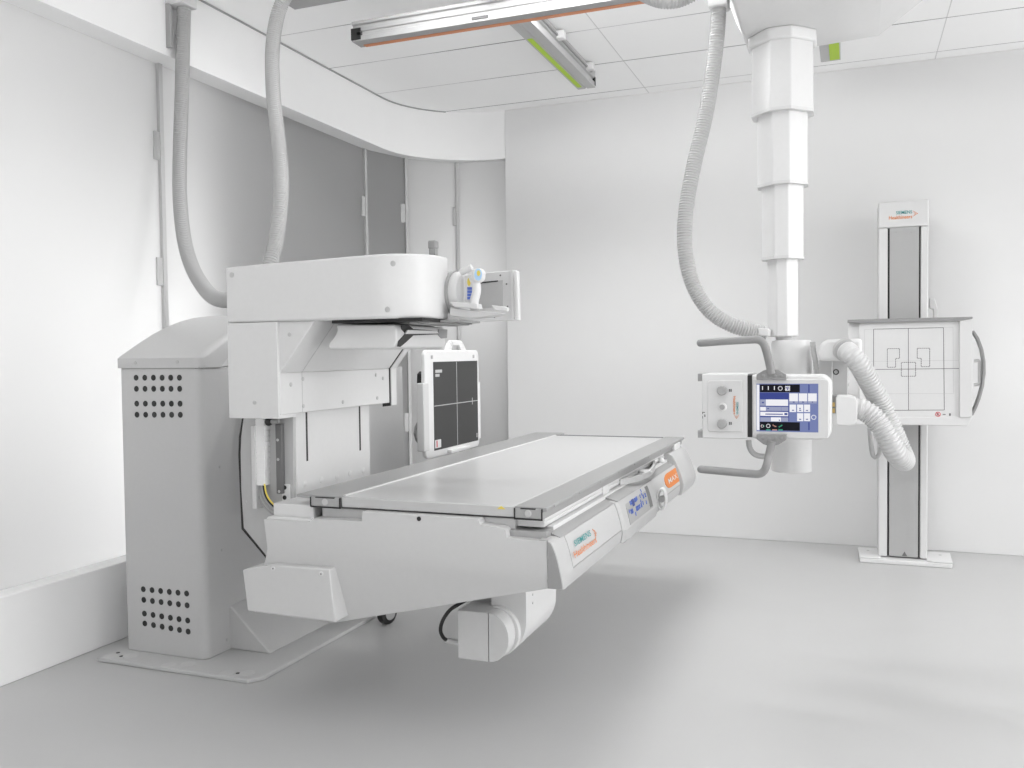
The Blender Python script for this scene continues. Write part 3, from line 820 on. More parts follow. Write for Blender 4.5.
MB().box(XD-.01, XD+.022, 3.50, 3.70, .769, .785).build('foot_clip', PLAS, dt, bevel=.003)
MB().yz([(q.y, q.z) for q in [at(u, v, x=-1.71) for u, v in ((425,408),(421.5,409.5),(420.5,417),(420.5,421),(417.5,427),(416.5,434),(418.5,441),(422,445.5),(426,447))]], -1.725, -1.70).build('holder_lever', GREYL, dt, bevel=.002)
q = at(416.8, 434, x=-1.70); MB().box(-1.70, -1.692, q.y-.01, q.y+.02, q.z-.016, q.z+.016).build('lever_catch', GREY, dt, bevel=.002)
mb = MB()
L0 = [(q.y, q.z) for q in [at(u, v, x=-1.71) for u, v in ((426,370.5),(421.5,371.5),(419.3,374),(419,383),(419.5,390),(422,392.8),(426,393.5))]]
L1 = [(q.y, q.z) for q in [at(u, v, x=-1.71) for u, v in ((426,374.5),(423.5,374.5),(422.7,376),(422.5,383),(422.6,388),(423.5,389.5),(426,390))]]
for a_, b_, c_, d_ in zip(L0, L0[1:], L1[1:], L1): mb.yz([a_, b_, c_, d_], -1.72, -1.70)
mb.build('black_handle', BLK, dt)

# black caster on the floor
p = at(389, 610, z=.05)
cw = thing('caster_wheel', 'black caster wheel resting on the floor behind the white corner cover', 'wheel', (-1.94, 3.46, 0))
MB().lathe((-1.965, 3.455, .050), (1,-.25,0), [(0,.040),(.006,.050),(.034,.050),(.040,.040)], 32).build('tyre', BLK, cw)
MB().lathe((-1.968, 3.4557, .050), (1,-.25,0), [(0,.030),(.046,.030)], 24).build('wheel_hub', GREY, cw)
MB().box(-1.975, -1.915, 3.44, 3.46, .085, .13).build('caster_fork', ALUD, cw, bevel=.003)

# ---------------------------------------------------------------- hoses left
h1 = thing('corrugated_hose', 'grey corrugated hose dropping from a white soffit bracket to the back of the arm', 'hose', (-2.72, 3.25, 2.7), 'corrugated cable hoses')
pts = [at(184,8,y=3.26), at(183,40,y=3.26), at(182,90,y=3.24), at(180,150,y=3.22), at(180,200,y=3.18), at(186,248,y=3.12), at(200,282,y=3.02), at(222,300,y=2.88), Vector((-2.05,2.78,1.452)), Vector((-1.86,2.72,1.44))]
MB().tube(pts, .0315, 24, .01, ridge=.0095).build('hose_body', HOSED, h1)
a = at(184, 8, y=3.26)
mb = MB().box(-2.89, a.x+.04, 3.20, 3.30, 2.79, 2.9); mb.build('hose_bracket', WS, h1, bevel=.004)
MB().box(-2.888, -2.86, 3.20, 3.215, 2.60, 2.80).build('hose_strap', GREY, h1, bevel=.003)
h2 = thing('corrugated_hose', 'white corrugated hose hanging in a bend from the ceiling rail down behind the arm', 'hose', (-2.2, 3.24, 2.75), 'corrugated cable hoses')
pts = [at(300,-16,y=3.14), at(286,-4,y=3.13), at(277,18,y=3.12), at(272.5,50,y=3.09), at(273,90,y=3.05), at(277,130,y=3.0), at(280.5,165,y=2.95), at(281,195,y=2.90), at(277,235,y=2.85), at(270,265,y=2.80), at(262,290,y=2.78)]
MB().tube(pts, .0295, 24, .01, ridge=.0095).build('hose_body', HOSE, h2)
p = at(300, -12, y=3.14)
MB().box(p.x-.04, p.x+.04, 3.10, 3.185, p.z-.0, p.z+.09).build('hose_clamp', GREY, h2, bevel=.003)

# ------------------------------------------------------------- ceiling rails
def ceil_rail_x(name, x0, x1, y0, y1, z0, z1, label, strip_, group):
    """rail running across the room, grooved sides, coloured strip under its far edge"""
    t = thing(name, label, 'rail', ((x0+x1)/2, (y0+y1)/2, z1), group)
    h = z1-z0
    pr = [(y0, z0), (y1, z0), (y1, z1), (y0, z1), (y0, z1-h*.16), (y0+.010, z1-h*.20), (y0+.010, z1-h*.30), (y0, z1-h*.34), (y0, z1-h*.52), (y0+.008, z1-h*.56), (y0+.008, z1-h*.70), (y0, z1-h*.74)]
    o = MB().yz(pr, x0, x1).build('rail_profile', RAILX, t, bevel=.001)
    MB().box(x0, x1, y0+.0065, y0+.0085, z1-h*.72, z1-h*.55).build('groove', RAILX, t)
    MB().box(x0-.003, x0+.050, y0-.004, y1-.02, z0+h*.06, z1-h*.36).build('end_cap', BLK, t, bevel=.002)
    MB().box(x0+.03, x0+.055, y0-.004, y0+.01, z0+h*.25, z0+h*.45).build('end_bumper', BLK, t, bevel=.002)
    if strip_: MB().box(x0+.03, x1-.03, y1-.030, y1-.002, z0-.0025, z0+.001).build('strip', strip_, t, label='copper orange strip')
    return t
t1 = ceil_rail_x('bridge_rail', -2.231, 1.6, 3.71, 3.795, 2.70, 2.795, 'long aluminium ceiling rail with an orange strip along its underside', COPR, 'bridge rails')
p = at(480, 17.5, y=3.711)
mb = MB(); mb.box(p.x-.04, p.x+.04, 3.7075, 3.711, p.z-.008, p.z+.006); mb.build('rail_stop', BLK, t1, bevel=.002)
ceil_rail_x('bridge_rail', -2.25, 1.6, 3.19, 3.275, 2.70, 2.795, 'aluminium ceiling rail at the top edge beside the bent white hose', None, 'bridge rails')

def ceil_rail_y(name, x0, x1, y0, y1, z0, label, group, lime0):
    t = thing(name, label, 'rail', ((x0+x1)/2, (y0+y1)/2, 2.9), group)
    z1 = 2.9; h = z1-z0
    pr = [(x0, z0), (x0+.046, z0), (x0+.049, z0+.006), (x0+.056, z0+.006), (x0+.059, z0), (x1, z0), (x1, z0+h*.30), (x1-.012, z0+h*.34), (x1-.012, z0+h*.50), (x1, z0+h*.54), (x1, z1), (x0, z1), (x0, z0+h*.54), (x0+.010, z0+h*.5), (x0+.010, z0+h*.34), (x0, z0+h*.3)]
    MB().xz(pr, y0, y1).build('rail_profile', ALU, t, bevel=.001)
    MB().box(x0+.012, x0+.038, lime0, y1-.05, z0-.003, z0+.001).build('strip', LIME, t, label='lime green strip')
    MB().box(x1-.045, x1+.001, y1-.02, y1+.006, z0+h*.10, z0+h*.62).build('end_cap', BLK, t, bevel=.002)
    MB().box(x1-.003, x1+.010, y0, y1-.10, z0+h*.62, z0+h*.72).build('cable_track', ALUD, t)
    for yk in (4.45, 5.0):
        MB().box(x1-.004, x1+.040, yk, yk+.05, z0+h*.50, z0+h*.92).build('rail_bracket', PLAS, t, bevel=.006)
    return t
ceil_rail_y('ceiling_rail', -1.555, -1.446, 1.4, 5.20, 2.80, 'aluminium ceiling rail with a lime green strip left of the telescopic column', 'ceiling rails', 4.27)
tc_ = thing('ceiling_rail', 'short visible rail end with a lime green strip right of the telescopic column', 'rail', (-.13, 3.5, 2.9), 'ceiling rails')
MB().box(-.165, -.062, 1.4, 5.25, 2.80, 2.9).build('rail_profile', ALU, tc_, bevel=.002)
MB().box(-.117, -.067, 4.0, 5.22, 2.796, 2.801).build('strip', LIME, tc_, label='lime green strip')
MB().box(-.117, -.067, 5.245, 5.256, 2.803, 2.86).build('end_cap', GREY, tc_, bevel=.002)
MB().box(-.20, -.02, 4.93, 4.96, 2.882, 2.899).build('rail_bracket', WS, tc_, bevel=.002)

# ================================================================ TUBE CRANE
cr = thing('ceiling_tube_crane', 'white telescopic ceiling column carrying an X-ray tube with touch screen and grey handles', 'X-ray tube crane', (-.246, 3.5, 2.7))
CX, CYc = -.246, 3.5
def octo(w, c=.36, cx_=CX, cy_=CYc):
    k = w*(1-c*.95)
    return [(cx_-w, cy_-w+w*.66), (cx_-w+w*.66, cy_-w), (cx_+w-w*.66, cy_-w), (cx_+w, cy_-w+w*.66), (cx_+w, cy_+w-w*.66), (cx_+w-w*.66, cy_+w), (cx_-w+w*.66, cy_+w), (cx_-w, cy_+w-w*.66)]
zs_ = [2.345, 2.083, 1.818, 1.545, 1.255]
ws_ = [.109, .0895, .0745, .0545]
for k in range(4):
    o = MB().xy(octo(ws_[k]), zs_[k+1], zs_[k]+.03).build('column_section', PLAS, cr, bevel=.004, sharp=20)
    if k < 3: MB().xy(octo(ws_[k]+.0015), zs_[k+1]-.001, zs_[k+1]+.010).build('column_lip', W_, o, sharp=20)
MB().xy(octo(.121), 2.335, 2.381).build('column_collar', PLAS, cr, bevel=.008, seg=3, sharp=20)
# carriage above, a hopper-shaped cover
A = [(-.40, 3.16), (.10, 3.16), (.10, 3.90), (-.40, 3.90)]
B = [(-.47, 3.02), (.28, 3.02), (.28, 3.98), (-.47, 3.98)]
ca = MB().sections([[(x, y, 2.380) for x, y in [(-.385,3.36),(-.10,3.36),(-.10,3.66),(-.385,3.66)]], [(x, y, 2.465) for x, y in A], [(x, y, 2.62) for x, y in B], [(x, y, 2.695) for x, y in B]]).build('carriage_cover', W_, cr, bevel=.012, seg=3)
# hose clamp at carriage
p = at(719, 4, y=3.42)
MB().box(p.x-.035, p.x+.035, 3.38, 3.46, p.z-.02, p.z+.10).build('hose_clamp', WS, ca, bevel=.005)
pts = [p+Vector((0,0,.02)), at(717.5,30,y=3.42), at(713,70,y=3.42), at(705,118,y=3.40), at(694,165,y=3.38), at(686,210,y=3.36), at(685,248,y=3.35), at(692,282,y=3.35), at(708,309,y=3.36), at(732,325,y=3.38), at(766,334,y=3.42)]
MB().tube(pts, .0290, 24, .01, ridge=.010).build('supply_hose', HOSE, cr)
MB().xz([at(u,v,y=3.38) for u,v in ((758,328),(769,328.5),(769,336),(758,335.5))], 3.38, 3.47).build('hose_cuff', WS, cr, bevel=.004)
pts = [at(618,-20,y=3.3), at(648,-4,y=3.28), at(666,1,y=3.27), at(684,-2,y=3.3), at(705,-14,y=3.3)]
hz = MB().tube(pts, .028, 24, .01, ridge=.010).build('corrugated_hose', HOSE, None)
tag(hz, 'short bend of white corrugated hose at the top edge beside the orange rail strip', 'hose', 'corrugated cable hoses')

# X-ray tube
TX, TY = -.2165, 3.5
tu = MB().lathe((TX, TY, .742), (0,0,1), [(0,.066),(.004,.073),(.20,.0755),(.488,.0735),(.498,.070),(.499,.058)], 48).build('tube_housing', PLAS, cr, sharp=40)
MB().cyl((CX+.003, TY, 1.235), (CX+.003, TY, 1.27), .03, 32).build('swivel_neck', W_, tu)
# monitor
YMn = 3.14
def mp(u, v, y=YMn): q = at(u, v, y=y); return (q.x, q.z)
def rq(u0, u1, v0, v1, r0, r1, n=8):
    a_, b_ = mp(u0, v1), mp(u1, v0); x0, x1, z0, z1 = a_[0], b_[0], a_[1], b_[1]
    pts = []
    for cx_, cz_, s, r_ in ((x1-r1, z1-r1, 0, r1), (x0+r0, z1-r0, 1, r0), (x0+r0, z0+r0, 2, r0), (x1-r1, z0+r1, 3, r1)):
        for k in range(n+1):
            t = s*PI/2+k*PI/2/n; pts.append((cx_+r_*math.cos(t), cz_+r_*math.sin(t)))
    return pts
big = rq(751.5, 832, 374.5, 439, .006, .038)
sm = [(x*.94+(-.20)*.06, z*.94+1.005*.06) for x, z in big]
mo = MB().sections([sec(YMn+.004, [(x*.965+(-.20)*.035, z*.965+1.005*.035) for x, z in big]), sec(YMn+.016, big), sec(YMn+.10, big), sec(YMn+.16, sm)]).build('touch_monitor', PLAS, cr, bevel=.004, sharp=30)
bz = MB().xz(rq(753, 829, 379, 437.5, .004, .012), YMn, YMn+.02).build('monitor_bezel', WS, mo, bevel=.003, sharp=30)
# screen spans px 757-818 x 384-431
SCR = MB(); SMAT = [S_LAV, S_BLK, S_BLUE, S_WHT, S_LAV2, S_INK, S_GRN, S_SAL]
SCR.box(mp(756.5,431.3)[0], mp(818.3,383.7)[0], YMn-.0005, YMn+.001, mp(757,431.3)[1], mp(818,383.7)[1])
def smulti(lst, lay, ma):
    SCR.mi = SMAT.index(ma)
    for u0, u1, v0, v1 in lst:
        a_, b_ = mp(u0, v1), mp(u1, v0)
        SCR.box(a_[0], b_[0], YMn-.0005-.0004*lay, YMn-.0001-.0004*(lay-1), a_[1], b_[1])
def sx(z): return 740+z/10.24      # from the 10.24x study crop
def sy_(z): return 370+z/10.24
def R4(a_, b_, c_, d_): return (sx(a_), sx(b_), sy_(c_), sy_(d_))
smulti([R4(203,613,148,228), R4(203,613,535,616)], 1, S_BLK)
smulti([R4(203,497,234,300)], 1, S_BLUE)
smulti([R4(172,198,150,616), R4(265,492,303,366), R4(208,492,430,470), R4(207,265,378,418), R4(505,594,240,320), R4(603,688,240,320), R4(697,786,240,320), R4(508,574,354,430), R4(585,648,354,430), R4(656,718,354,430), R4(585,648,443,523), R4(656,718,443,523), R4(462,512,164,214), R4(316,420,485,526)], 1, S_WHT)
smulti([R4(207,262,303,366), R4(270,420,378,418), R4(208,312,485,526), R4(424,492,485,526), R4(424,492,378,418), R4(505,594,322,342), R4(603,688,322,342), R4(697,786,322,342)], 2, S_LAV2)
smulti([R4(700,712,150,232), R4(700,712,535,616), R4(497,502,240,528), R4(203,497,368,375), R4(203,497,420,427), R4(203,497,473,482)], 2, S_BLUE)
ink = [R4(224,246,326,340), R4(280,296,388,400), R4(470,502,178,186), R4(483,491,186,205), R4(455,486,440,462), R4(541,560,322,334), R4(636,656,322,334), R4(736,748,322,334)]
for a_, b_ in ((532,408),(605,408),(675,410),(605,500),(675,500)): ink.append(R4(a_, a_+22, b_, b_+9))
ink += [R4(608,622,388,400), R4(398,410,508,520), R4(260,440,448,456)]
smulti(ink, 3, S_INK)
ic = [R4(227,235,166,204), R4(286,294,166,204), R4(348,356,166,204)]
SCR.mi = 3
for u0, u1, v0, v1 in ic:
    a_, b_ = mp(u0, v1), mp(u1, v0); SCR.box(a_[0], b_[0], YMn-.0017, YMn-.0009, a_[1], b_[1])
for cu, cv_, r_ in ((413,188,22),(755,484,24),(290,572,20),(228,574,14)):
    q = mp(sx(cu), sy_(cv_)); rr = r_/10.24*.00362
    for k in range(12):
        t0, t1 = 2*PI*k/12, 2*PI*(k+.8)/12
        SCR.xz([(q[0]+rr*math.cos(t), q[1]+rr*math.sin(t)) for t in (t0, t1)]+[(q[0]+rr*.7*math.cos(t), q[1]+rr*.7*math.sin(t)) for t in (t1, t0)], YMn-.0017, YMn-.0009)
smulti([R4(268,312,608,618), R4(392,438,608,618), R4(396,410,578,586), R4(408,424,570,578), R4(420,434,562,570), R4(240,248,566,580)], 3, S_GRN)
smulti([R4(330,380,608,618), R4(334,346,560,568), R4(344,358,568,576), R4(356,372,574,582), R4(214,222,566,580)], 3, S_SAL)

SCR.build('screen', SMAT, mo)

# grey mount plates and tubular handles
for sgn in (1, -1):
    if sgn > 0:
        pl = ((756.5,380),(756.5,374.5),(763,370.5),(768,369),(778,370),(786,374.5),(786.5,380))
        hp_ = ((700.5,343),(725,341.3),(750,339.8),(758,339.8),(763,343),(766,350),(769,362),(771.5,374))
        holes = ((763,376),(769,376.7),(775,376.5),(781,375.7))
    else:
        pl = ((756.5,434.5),(786.5,434.5),(786,440),(778,445),(770,446.5),(763,444),(756.5,439))
        hp_ = ((701,469.3),(725,471.5),(750,473.7),(759,474),(764,471),(767,464),(769,455),(772,441))
        holes = ((763,438),(769,438.7),(775,438.5),(781,437.8))
    pm = MB().xz([mp(u, v, 3.12) for u, v in pl], 3.118, 3.138).build('handle_mount', GREYL, cr, bevel=.002)
    MB().tube([at(u, v, y=3.10+(.02 if i > 5 else 0)) for i, (u, v) in enumerate(hp_)], .0135, 18, .008).build('handle', GREYL, pm)
    pe = at(*hp_[0], y=3.10); MB().ball(pe, .0134, 10).build('handle_tip', GREYL, pm)
    mb = Many()
    for u, v in holes:
        q = at(u, v, y=3.118); mb.lathe(q+Vector((0,.001,0)), (0,-1,0), [(0,.0065),(.0018,.0062),(.003,.004)], 16)
    mb.build('mount_bump', GREYL, pm)
MB().tube([at(u, v, y=3.22) for u, v in ((748.5,440),(749.5,447),(753,453),(759,456),(768,456.5))], .010, 14, .008).build('cable_loop', HOSE, cr)
# black bellows between monitor and collimator
MB().box(mp(746,440)[0], mp(751.8,376)[0], YMn+.012, YMn+.12, mp(748,437.5)[1], mp(748,375.5)[1]).build('joint_gap', DARK, cr)
MB().box(mp(745,380)[0], mp(753.5,374)[0], YMn+.02, YMn+.12, mp(748,377)[1], mp(748,374.2)[1]).build('joint_cap', GREYL, cr)
# collimator
YC0 = 3.15
col = MB().box(mp(701.8,439)[0], mp(747.3,374)[0], YC0, YC0+.20, mp(720,439)[1], mp(720,374)[1]).build('collimator', PLAS, cr, bevel=.004)
fpz = [mp(u, v, YC0) for u, v in ((707.5,383),(709.5,380.5),(742.5,380),(742.5,432),(709.5,432),(707.5,429))]
fpn = MB().xz(fpz, YC0-.006, YC0+.002).build('control_plate', WS, cr, bevel=.003)
for u, v in ((722.5,390.5),(722.5,423.5)):
    q = at(u, v, y=YC0-.006)
    MB().lathe(q, (0,-1,0), [(0,.0165),(.022,.0165),(.026,.0135)], 28).build('knob', GREY, fpn)
q = at(722.5, 407, y=YC0-.006)
lr = MB().lathe(q, (0,-1,0), [(0,.015),(.006,.015),(.008,.012)], 28).build('light_button', PLAS, fpn)
MB().lathe(q+Vector((0,-.008,0)), (0,-1,0), [(0,.0095),(.002,.0088)], 24).build('button_face', GREY, fpn)
mb = MB()
for v in (390.5, 423.5):
    for du in (0, 1.6):
        a_ = mp(729+du, v+1.3, YC0-.006); mb.box(a_[0], a_[0]+.004, YC0-.0068, YC0-.006, a_[1], a_[1]+.010)
for u0, u1, v0, v1 in ((702.2,703,411.8,414),(702.2,705,412,412.8),(704.3,705.4,414.5,417),(702.3,703,416,418.5)):
    a_, b_ = mp(u0, v1, YC0-.0005), mp(u1, v0, YC0-.0005); mb.box(a_[0], b_[0], YC0-.0006, YC0, a_[1], b_[1])
mb.build('printed_marks', LINE, col)
# lettering turned a quarter
ax, az = mp(733.2, 396.2, YC0-.0065); bz_ = mp(733.2, 414.3, YC0-.0065)[1]
text('lettering', 'Healthineers', (ax, YC0-.0066, az), (0,0,-1), (1,0,0), az-bz_, .0088, ORAN, fpn, bold=.015)
ax2, az2 = mp(736.3, 402.2, YC0-.0065)
text('lettering', 'SIEMENS', (ax2, YC0-.0066, az2), (0,0,-1), (1,0,0), az2-bz_, .0072, TEAL, fpn, bold=.015)
mb = MB(); dots(mb, (ax+.004, YC0-.0066, bz_-.003), (0,0,-1), (1,0,0), .014); mb.build('lettering_dots', ORAN, fpn)
for v0, v1 in ((373.8,381.5),(431,438.5)):
    MB().box(mp(696.3,v1)[0], mp(702.2,v0)[0], YC0+.02, YC0+.16, mp(699,v1)[1], mp(699,v0)[1]).build('bumper', GREY, col, bevel=.002)
# cross arm to the right with cable sockets
def cx2(u, v, y): q = at(u, v, y=y); return (q.x, q.z)
arm2 = MB().xz([cx2(u, v, 3.36) for u, v in ((819,361),(817.5,352),(820,344),(827,339.5),(862,338.5),(862,361))], 3.36, 3.50).build('cross_arm', PLAS, cr, bevel=.012, seg=3)
MB().xz([cx2(u, v, 3.45) for u, v in ((819,360),(832.5,360),(832.5,396),(819,396))], 3.45, 3.52).build('arm_plate', W_, arm2, bevel=.003)
pl2 = MB().xz([cx2(u, v, 3.47) for u, v in ((832,360),(848,360),(848,400),(832,400))], 3.47, 3.52).build('arm_panel', WS, cr, bevel=.003)
q = at(836, 372, y=3.4685)
mb = MB()
for k in range(20):
    t0, t1 = 2*PI*k/20, 2*PI*(k+1)/20
    mb.xz([(q.x+.0105*math.cos(t), q.z+.0105*math.sin(t)) for t in (t0, t1)]+[(q.x+.0072*math.cos(t), q.z+.0072*math.sin(t)) for t in (t1, t0)], 3.468, 3.470)
mb.build('ring_mark', BLK, pl2)
MB().tube([at(u, v, y=3.40) for u, v in ((812.5,342),(813.5,352),(815.5,362),(817,374))], .010, 12, .008, ridge=.012).build('cable_sleeve', HOSE, cr)
# socket cup and hose loop
cup = MB().xz([cx2(u, v, 3.22) for u, v in ((836,397),(838,395.2),(850,395.3),(855.5,397),(857.3,401),(857.3,419),(855,423),(850,424.8),(838,424.5),(836,422.5))], 3.17, 3.27).build('cable_cup', PLAS, cr, bevel=.014, seg=4)
MB().box(cx2(831.5,413,3.22)[0], cx2(837,397,3.22)[0], 3.20, 3.25, cx2(833,413,3.22)[1], cx2(833,394.5,3.22)[1]).build('cable_gland', GREYL, cup, bevel=.002)
mb = Many()
for v in (404.5, 410.5):
    q = cx2(833, v, 3.20); mb.box(q[0]-.006, q[0]+.006, 3.193, 3.20, q[1]-.007, q[1]+.007)
mb.build('cable_pin', BRASS, cup)
MB().lathe(at(855, 409, y=3.22), (1,0,-.1), [(0,.030),(.03,.036)], 24).build('hose_socket', PLAS, cup)
pts = [at(852,408,y=3.22), at(864,410.5,y=3.22), at(876,420,y=3.22), at(886,435,y=3.22), at(894.5,451,y=3.24), at(902,460,y=3.30), at(904,459.5,y=3.40), at(900,449,y=3.44), at(893,432,y=3.43), at(881,405,y=3.42), at(869,381,y=3.38), at(857.5,362,y=3.34), at(849,353,y=3.34), at(844.5,349.5,y=3.37)]
q = at(845, 350, y=3.355); MB().lathe(q, (.35,-.8,-.3), [(-.01,.0405),(.004,.0405),(.005,.039)], 28).build('hose_ring', HOSE, arm2)
MB().tube(pts, .0370, 28, .01, ridge=.0125).build('loop_hose', HOSEW, cr)
pts = [at(869.5,425,y=3.5), at(870.5,440,y=3.5), at(872.5,454,y=3.5), at(876,457.5,y=3.5), at(880,453,y=3.5), at(882,440,y=3.5)]
MB().tube(pts, .0085, 12, .008).build('thin_cable', HOSE, cr)

# ================================================================ WALL STAND
ws = thing('wall_stand', 'white upright chest stand with grey column and square detector front against the back wall', 'X-ray stand', (.27, 5.4, 0))
bs = MB().xy([(.04, 5.325), (.51, 5.325), (.515, 5.36), (.515, 5.60), (.036, 5.60), (.036, 5.36)], 0, .026).build('stand_base', PLAS, ws, bevel=.005)
mb = Many()
mb.xy([(.04,5.324),(.145,5.324),(.15,5.345),(.15,5.58),(.03,5.58)], .026, .034)
mb.xy([(.385,5.345),(.42,5.324),(.513,5.324),(.522,5.58),(.385,5.58)], .026, .034)
mb.build('base_cover', PLAS, bs, bevel=.004)
mb = Many()
for x in (.085, .465): mb.lathe((x, 5.50, .0335), (0,0,1), [(0,.009),(.002,.008)], 14)
mb.build('screw', SCRW, bs)
ZTp = 2.026
cl = MB().box(.136, .184, 5.385, 5.65, .03, ZTp-.145).build('column_side', W_, ws, bevel=.006)
MB().box(.352, .390, 5.385, 5.65, .03, ZTp-.145).build('column_side', W_, ws, bevel=.006)
MB().box(.15, .385, 5.42, 5.65, .03, ZTp-.15).build('column_back', W_, ws)
MB().box(.194, .343, 5.386, 5.43, .035, ZTp-.146).build('column_front', COLG, ws, bevel=.001)
mb = Many().box(.184, .194, 5.40, 5.43, .035, ZTp-.146); mb.box(.343, .352, 5.40, 5.43, .035, ZTp-.146); mb.build('column_groove', BLK, ws)
hd_ = MB().box(.135, .391, 5.380, 5.65, ZTp-.145, ZTp).build('column_head', W_, ws, bevel=.006)
text('lettering', 'SIEMENS', (at(896,213,y=5.38).x, 5.3795, at(904,214,y=5.38).z), (1,0,0), (0,0,1), at(912.2,213,y=5.38).x-at(896,213,y=5.38).x, .0185, TEAL, hd_, bold=.012)
text('lettering', 'Healthineers', (at(889,217,y=5.38).x, 5.3795, at(900,218.7,y=5.38).z-.002), (1,0,0), (0,0,1), at(912.2,217,y=5.38).x-at(889,217,y=5.38).x, .020, ORAN, hd_, bold=.012)
mb = MB(); q = at(913.3, 216, y=5.379); dots(mb, (q.x, 5.3795, q.z), (1,0,0), (0,0,1), .026); mb.build('lettering_dots', ORAN, hd_)
q = at(904.5, 557.5, y=5.386)
MB().xz([(q.x-.014, 0, q.z+.008), (q.x+.014, 0, q.z+.008), (q.x, 0, q.z+.034)], 5.385, 5.386).build('triangle_mark', LINE, ws)
mb = Many()
for u in (896, 911.3): screw(mb, at(u, 232.3, y=5.3855), (0,-1,0), .004)
mb.build('screw', ALUD, ws)
# lever on the right of the column
lv = MB().xz([at(u, v, y=5.42) for u, v in ((929.5,298),(934.5,298),(937,306),(938.5,311),(937.5,318),(934,318),(933.5,309),(929.5,308))], 5.42, 5.47).build('side_lever', SKIRT, ws, bevel=.003)
# bucky unit
YK = 5.10
def kp_(u, v, y=YK): q = at(u, v, y=y); return (q.x, 0, q.z)
bu = MB().xz([kp_(859,321.5), kp_(959.5,319.5), kp_(959.5,418), kp_(959.5,424), kp_(859,424.5)], YK, YK+.13).build('bucky_front', W_, ws, bevel=.003)
MB().xz([kp_(959.3,319.5), kp_(972,318.5), kp_(972,417), kp_(959.3,417.5)], YK-.012, YK+.14).build('bucky_side', W_, bu, bevel=.003)
MB().xz([kp_(848,322), kp_(859.5,321.5), kp_(859.5,424.5), kp_(848,424.5)], YK+.012, YK+.14).build('bucky_side', W_, bu, bevel=.003)
MB().xz([kp_(848,424.2), kp_(848,417.5), kp_(959,416.5), kp_(972,417), kp_(968.5,425), kp_(966,426)], YK-.004, YK+.14).build('bucky_bottom', W_, bu, bevel=.004)
MB().xz([kp_(847.5,322.5), kp_(847.5,320), kp_(859.5,319.3), kp_(972.3,316.8), kp_(972.3,318.8), kp_(959.5,321.0), kp_(860,323.3)], YK-.016, YK+.145).build('bucky_top', GREYL, bu, bevel=.002)
MB().box(.16, .38, YK+.13, 5.39, .95, 1.22).build('bucky_carrier', WS, ws, bevel=.004)
# printed field lines
def seg(mb_, u0, v0, u1, v1, w=.0022, lay=1):
    a_, b_ = at(u0, v0, y=YK), at(u1, v1, y=YK); d_ = (b_-a_); d_.y = 0; d_.normalize(); n = Vector((-d_.z, 0, d_.x))*w*.5
    mb_.xz([a_+n, b_+n, b_-n, a_-n], YK-.0003-.0002*lay, YK)
mb = MB()
for s_ in ((873.6,329.2,873.6,410.5),(873.6,329.2,943.5,327.6),(943.5,327.6,944.3,410),(873.6,410.5,944.3,410),(908.3,328.4,908.5,410.2),(873.6,369.5,959,368.5)): seg(mb, *s_, w=.0030)
mb.build('field_lines', LINE, bu)
mb = MB()
for s_ in ((864.5,329.5,953,327.2),(864.5,329.5,864.5,393.8),(953,327.2,953.5,393.5),(864.5,393.8,953.5,393.5),(860,361.5,959,360.3)): seg(mb, *s_, w=.0016)
mb.build('faint_lines', LINEL, bu)
def dash(pts_):
    mb = MB()
    for (u0, v0), (u1, v1) in zip(pts_, pts_[1:]+pts_[:1]):
        L_ = math.hypot(u1-u0, v1-v0); n = max(2, round(L_/2.2))
        for k in range(n):
            a_, b_ = (k+.12)/n, (k+.9)/n
            seg(mb, u0+(u1-u0)*a_, v0+(v1-v0)*a_, u0+(u1-u0)*b_, v0+(v1-v0)*b_, .0032)
    mb.build('dashed_field', LINE, bu)
dash([(887.3,348.7),(899.5,348.5),(899.5,358.4),(895.6,358.5),(895.6,367.2),(887.3,367.3)])
dash([(917.2,348.3),(929.7,348.2),(929.7,366.6),(921.2,366.7),(921.2,358.3),(917.2,358.3)])
dash([(901.3,362.5),(915.6,362.3),(915.6,376.2),(901.3,376.3)])
q = at(938, 414.3, y=YK)
mb = MB()
for k in range(16):
    t0, t1 = 2*PI*k/16, 2*PI*(k+1)/16
    mb.xz([(q.x+.013*math.cos(t), q.z+.013*math.sin(t)) for t in (t0, t1)]+[(q.x+.0095*math.cos(t), q.z+.0095*math.sin(t)) for t in (t1, t0)], YK-.0012, YK)
mb.xz([(q.x-.009, q.z+.007), (q.x-.007, q.z+.009), (q.x+.009, q.z-.007), (q.x+.007, q.z-.009)], YK-.0012, YK)
mb.build('warning_sign', RED, bu)
mb = MB(); mb.box(q.x-.004, q.x+.003, YK-.001, YK, q.z-.006, q.z+.006); mb.box(q.x+.022, q.x+.036, YK-.001, YK, q.z-.002, q.z+.002); mb.box(q.x+.052, q.x+.060, YK-.001, YK, q.z-.007, q.z+.006)
mb.build('printed_marks', LINE, bu)
# bow handle on the right
pts = [at(u, v, y=5.14) for u, v in ((972.5,331),(977.5,338.5),(981.5,349),(983.7,361),(983.9,373),(982.3,386),(979,398),(975.5,407),(971.5,415))]
mb = MB(); secs = []
for i, p in enumerate(pts):
    d_ = (pts[min(i+1, 8)]-pts[max(i-1, 0)]); d_.y = 0; d_.normalize(); n = Vector((d_.z, 0, -d_.x))
    secs.append([p+n*.006+Vector((0,-.02,0)), p+n*.006+Vector((0,.05,0)), p-n*.006+Vector((0,.05,0)), p-n*.006+Vector((0,-.02,0))])
mb.sections(secs).build('bow_handle', GREYL, bu, bevel=.002)
mb = MB(); mb.tube([at(u,v,y=5.14) for u,v in ((974,361),(979.5,360.5),(979.5,384),(974,385))], .008, 10, .01, smooth=False); mb.build('slot_handle', SKIRT, bu)
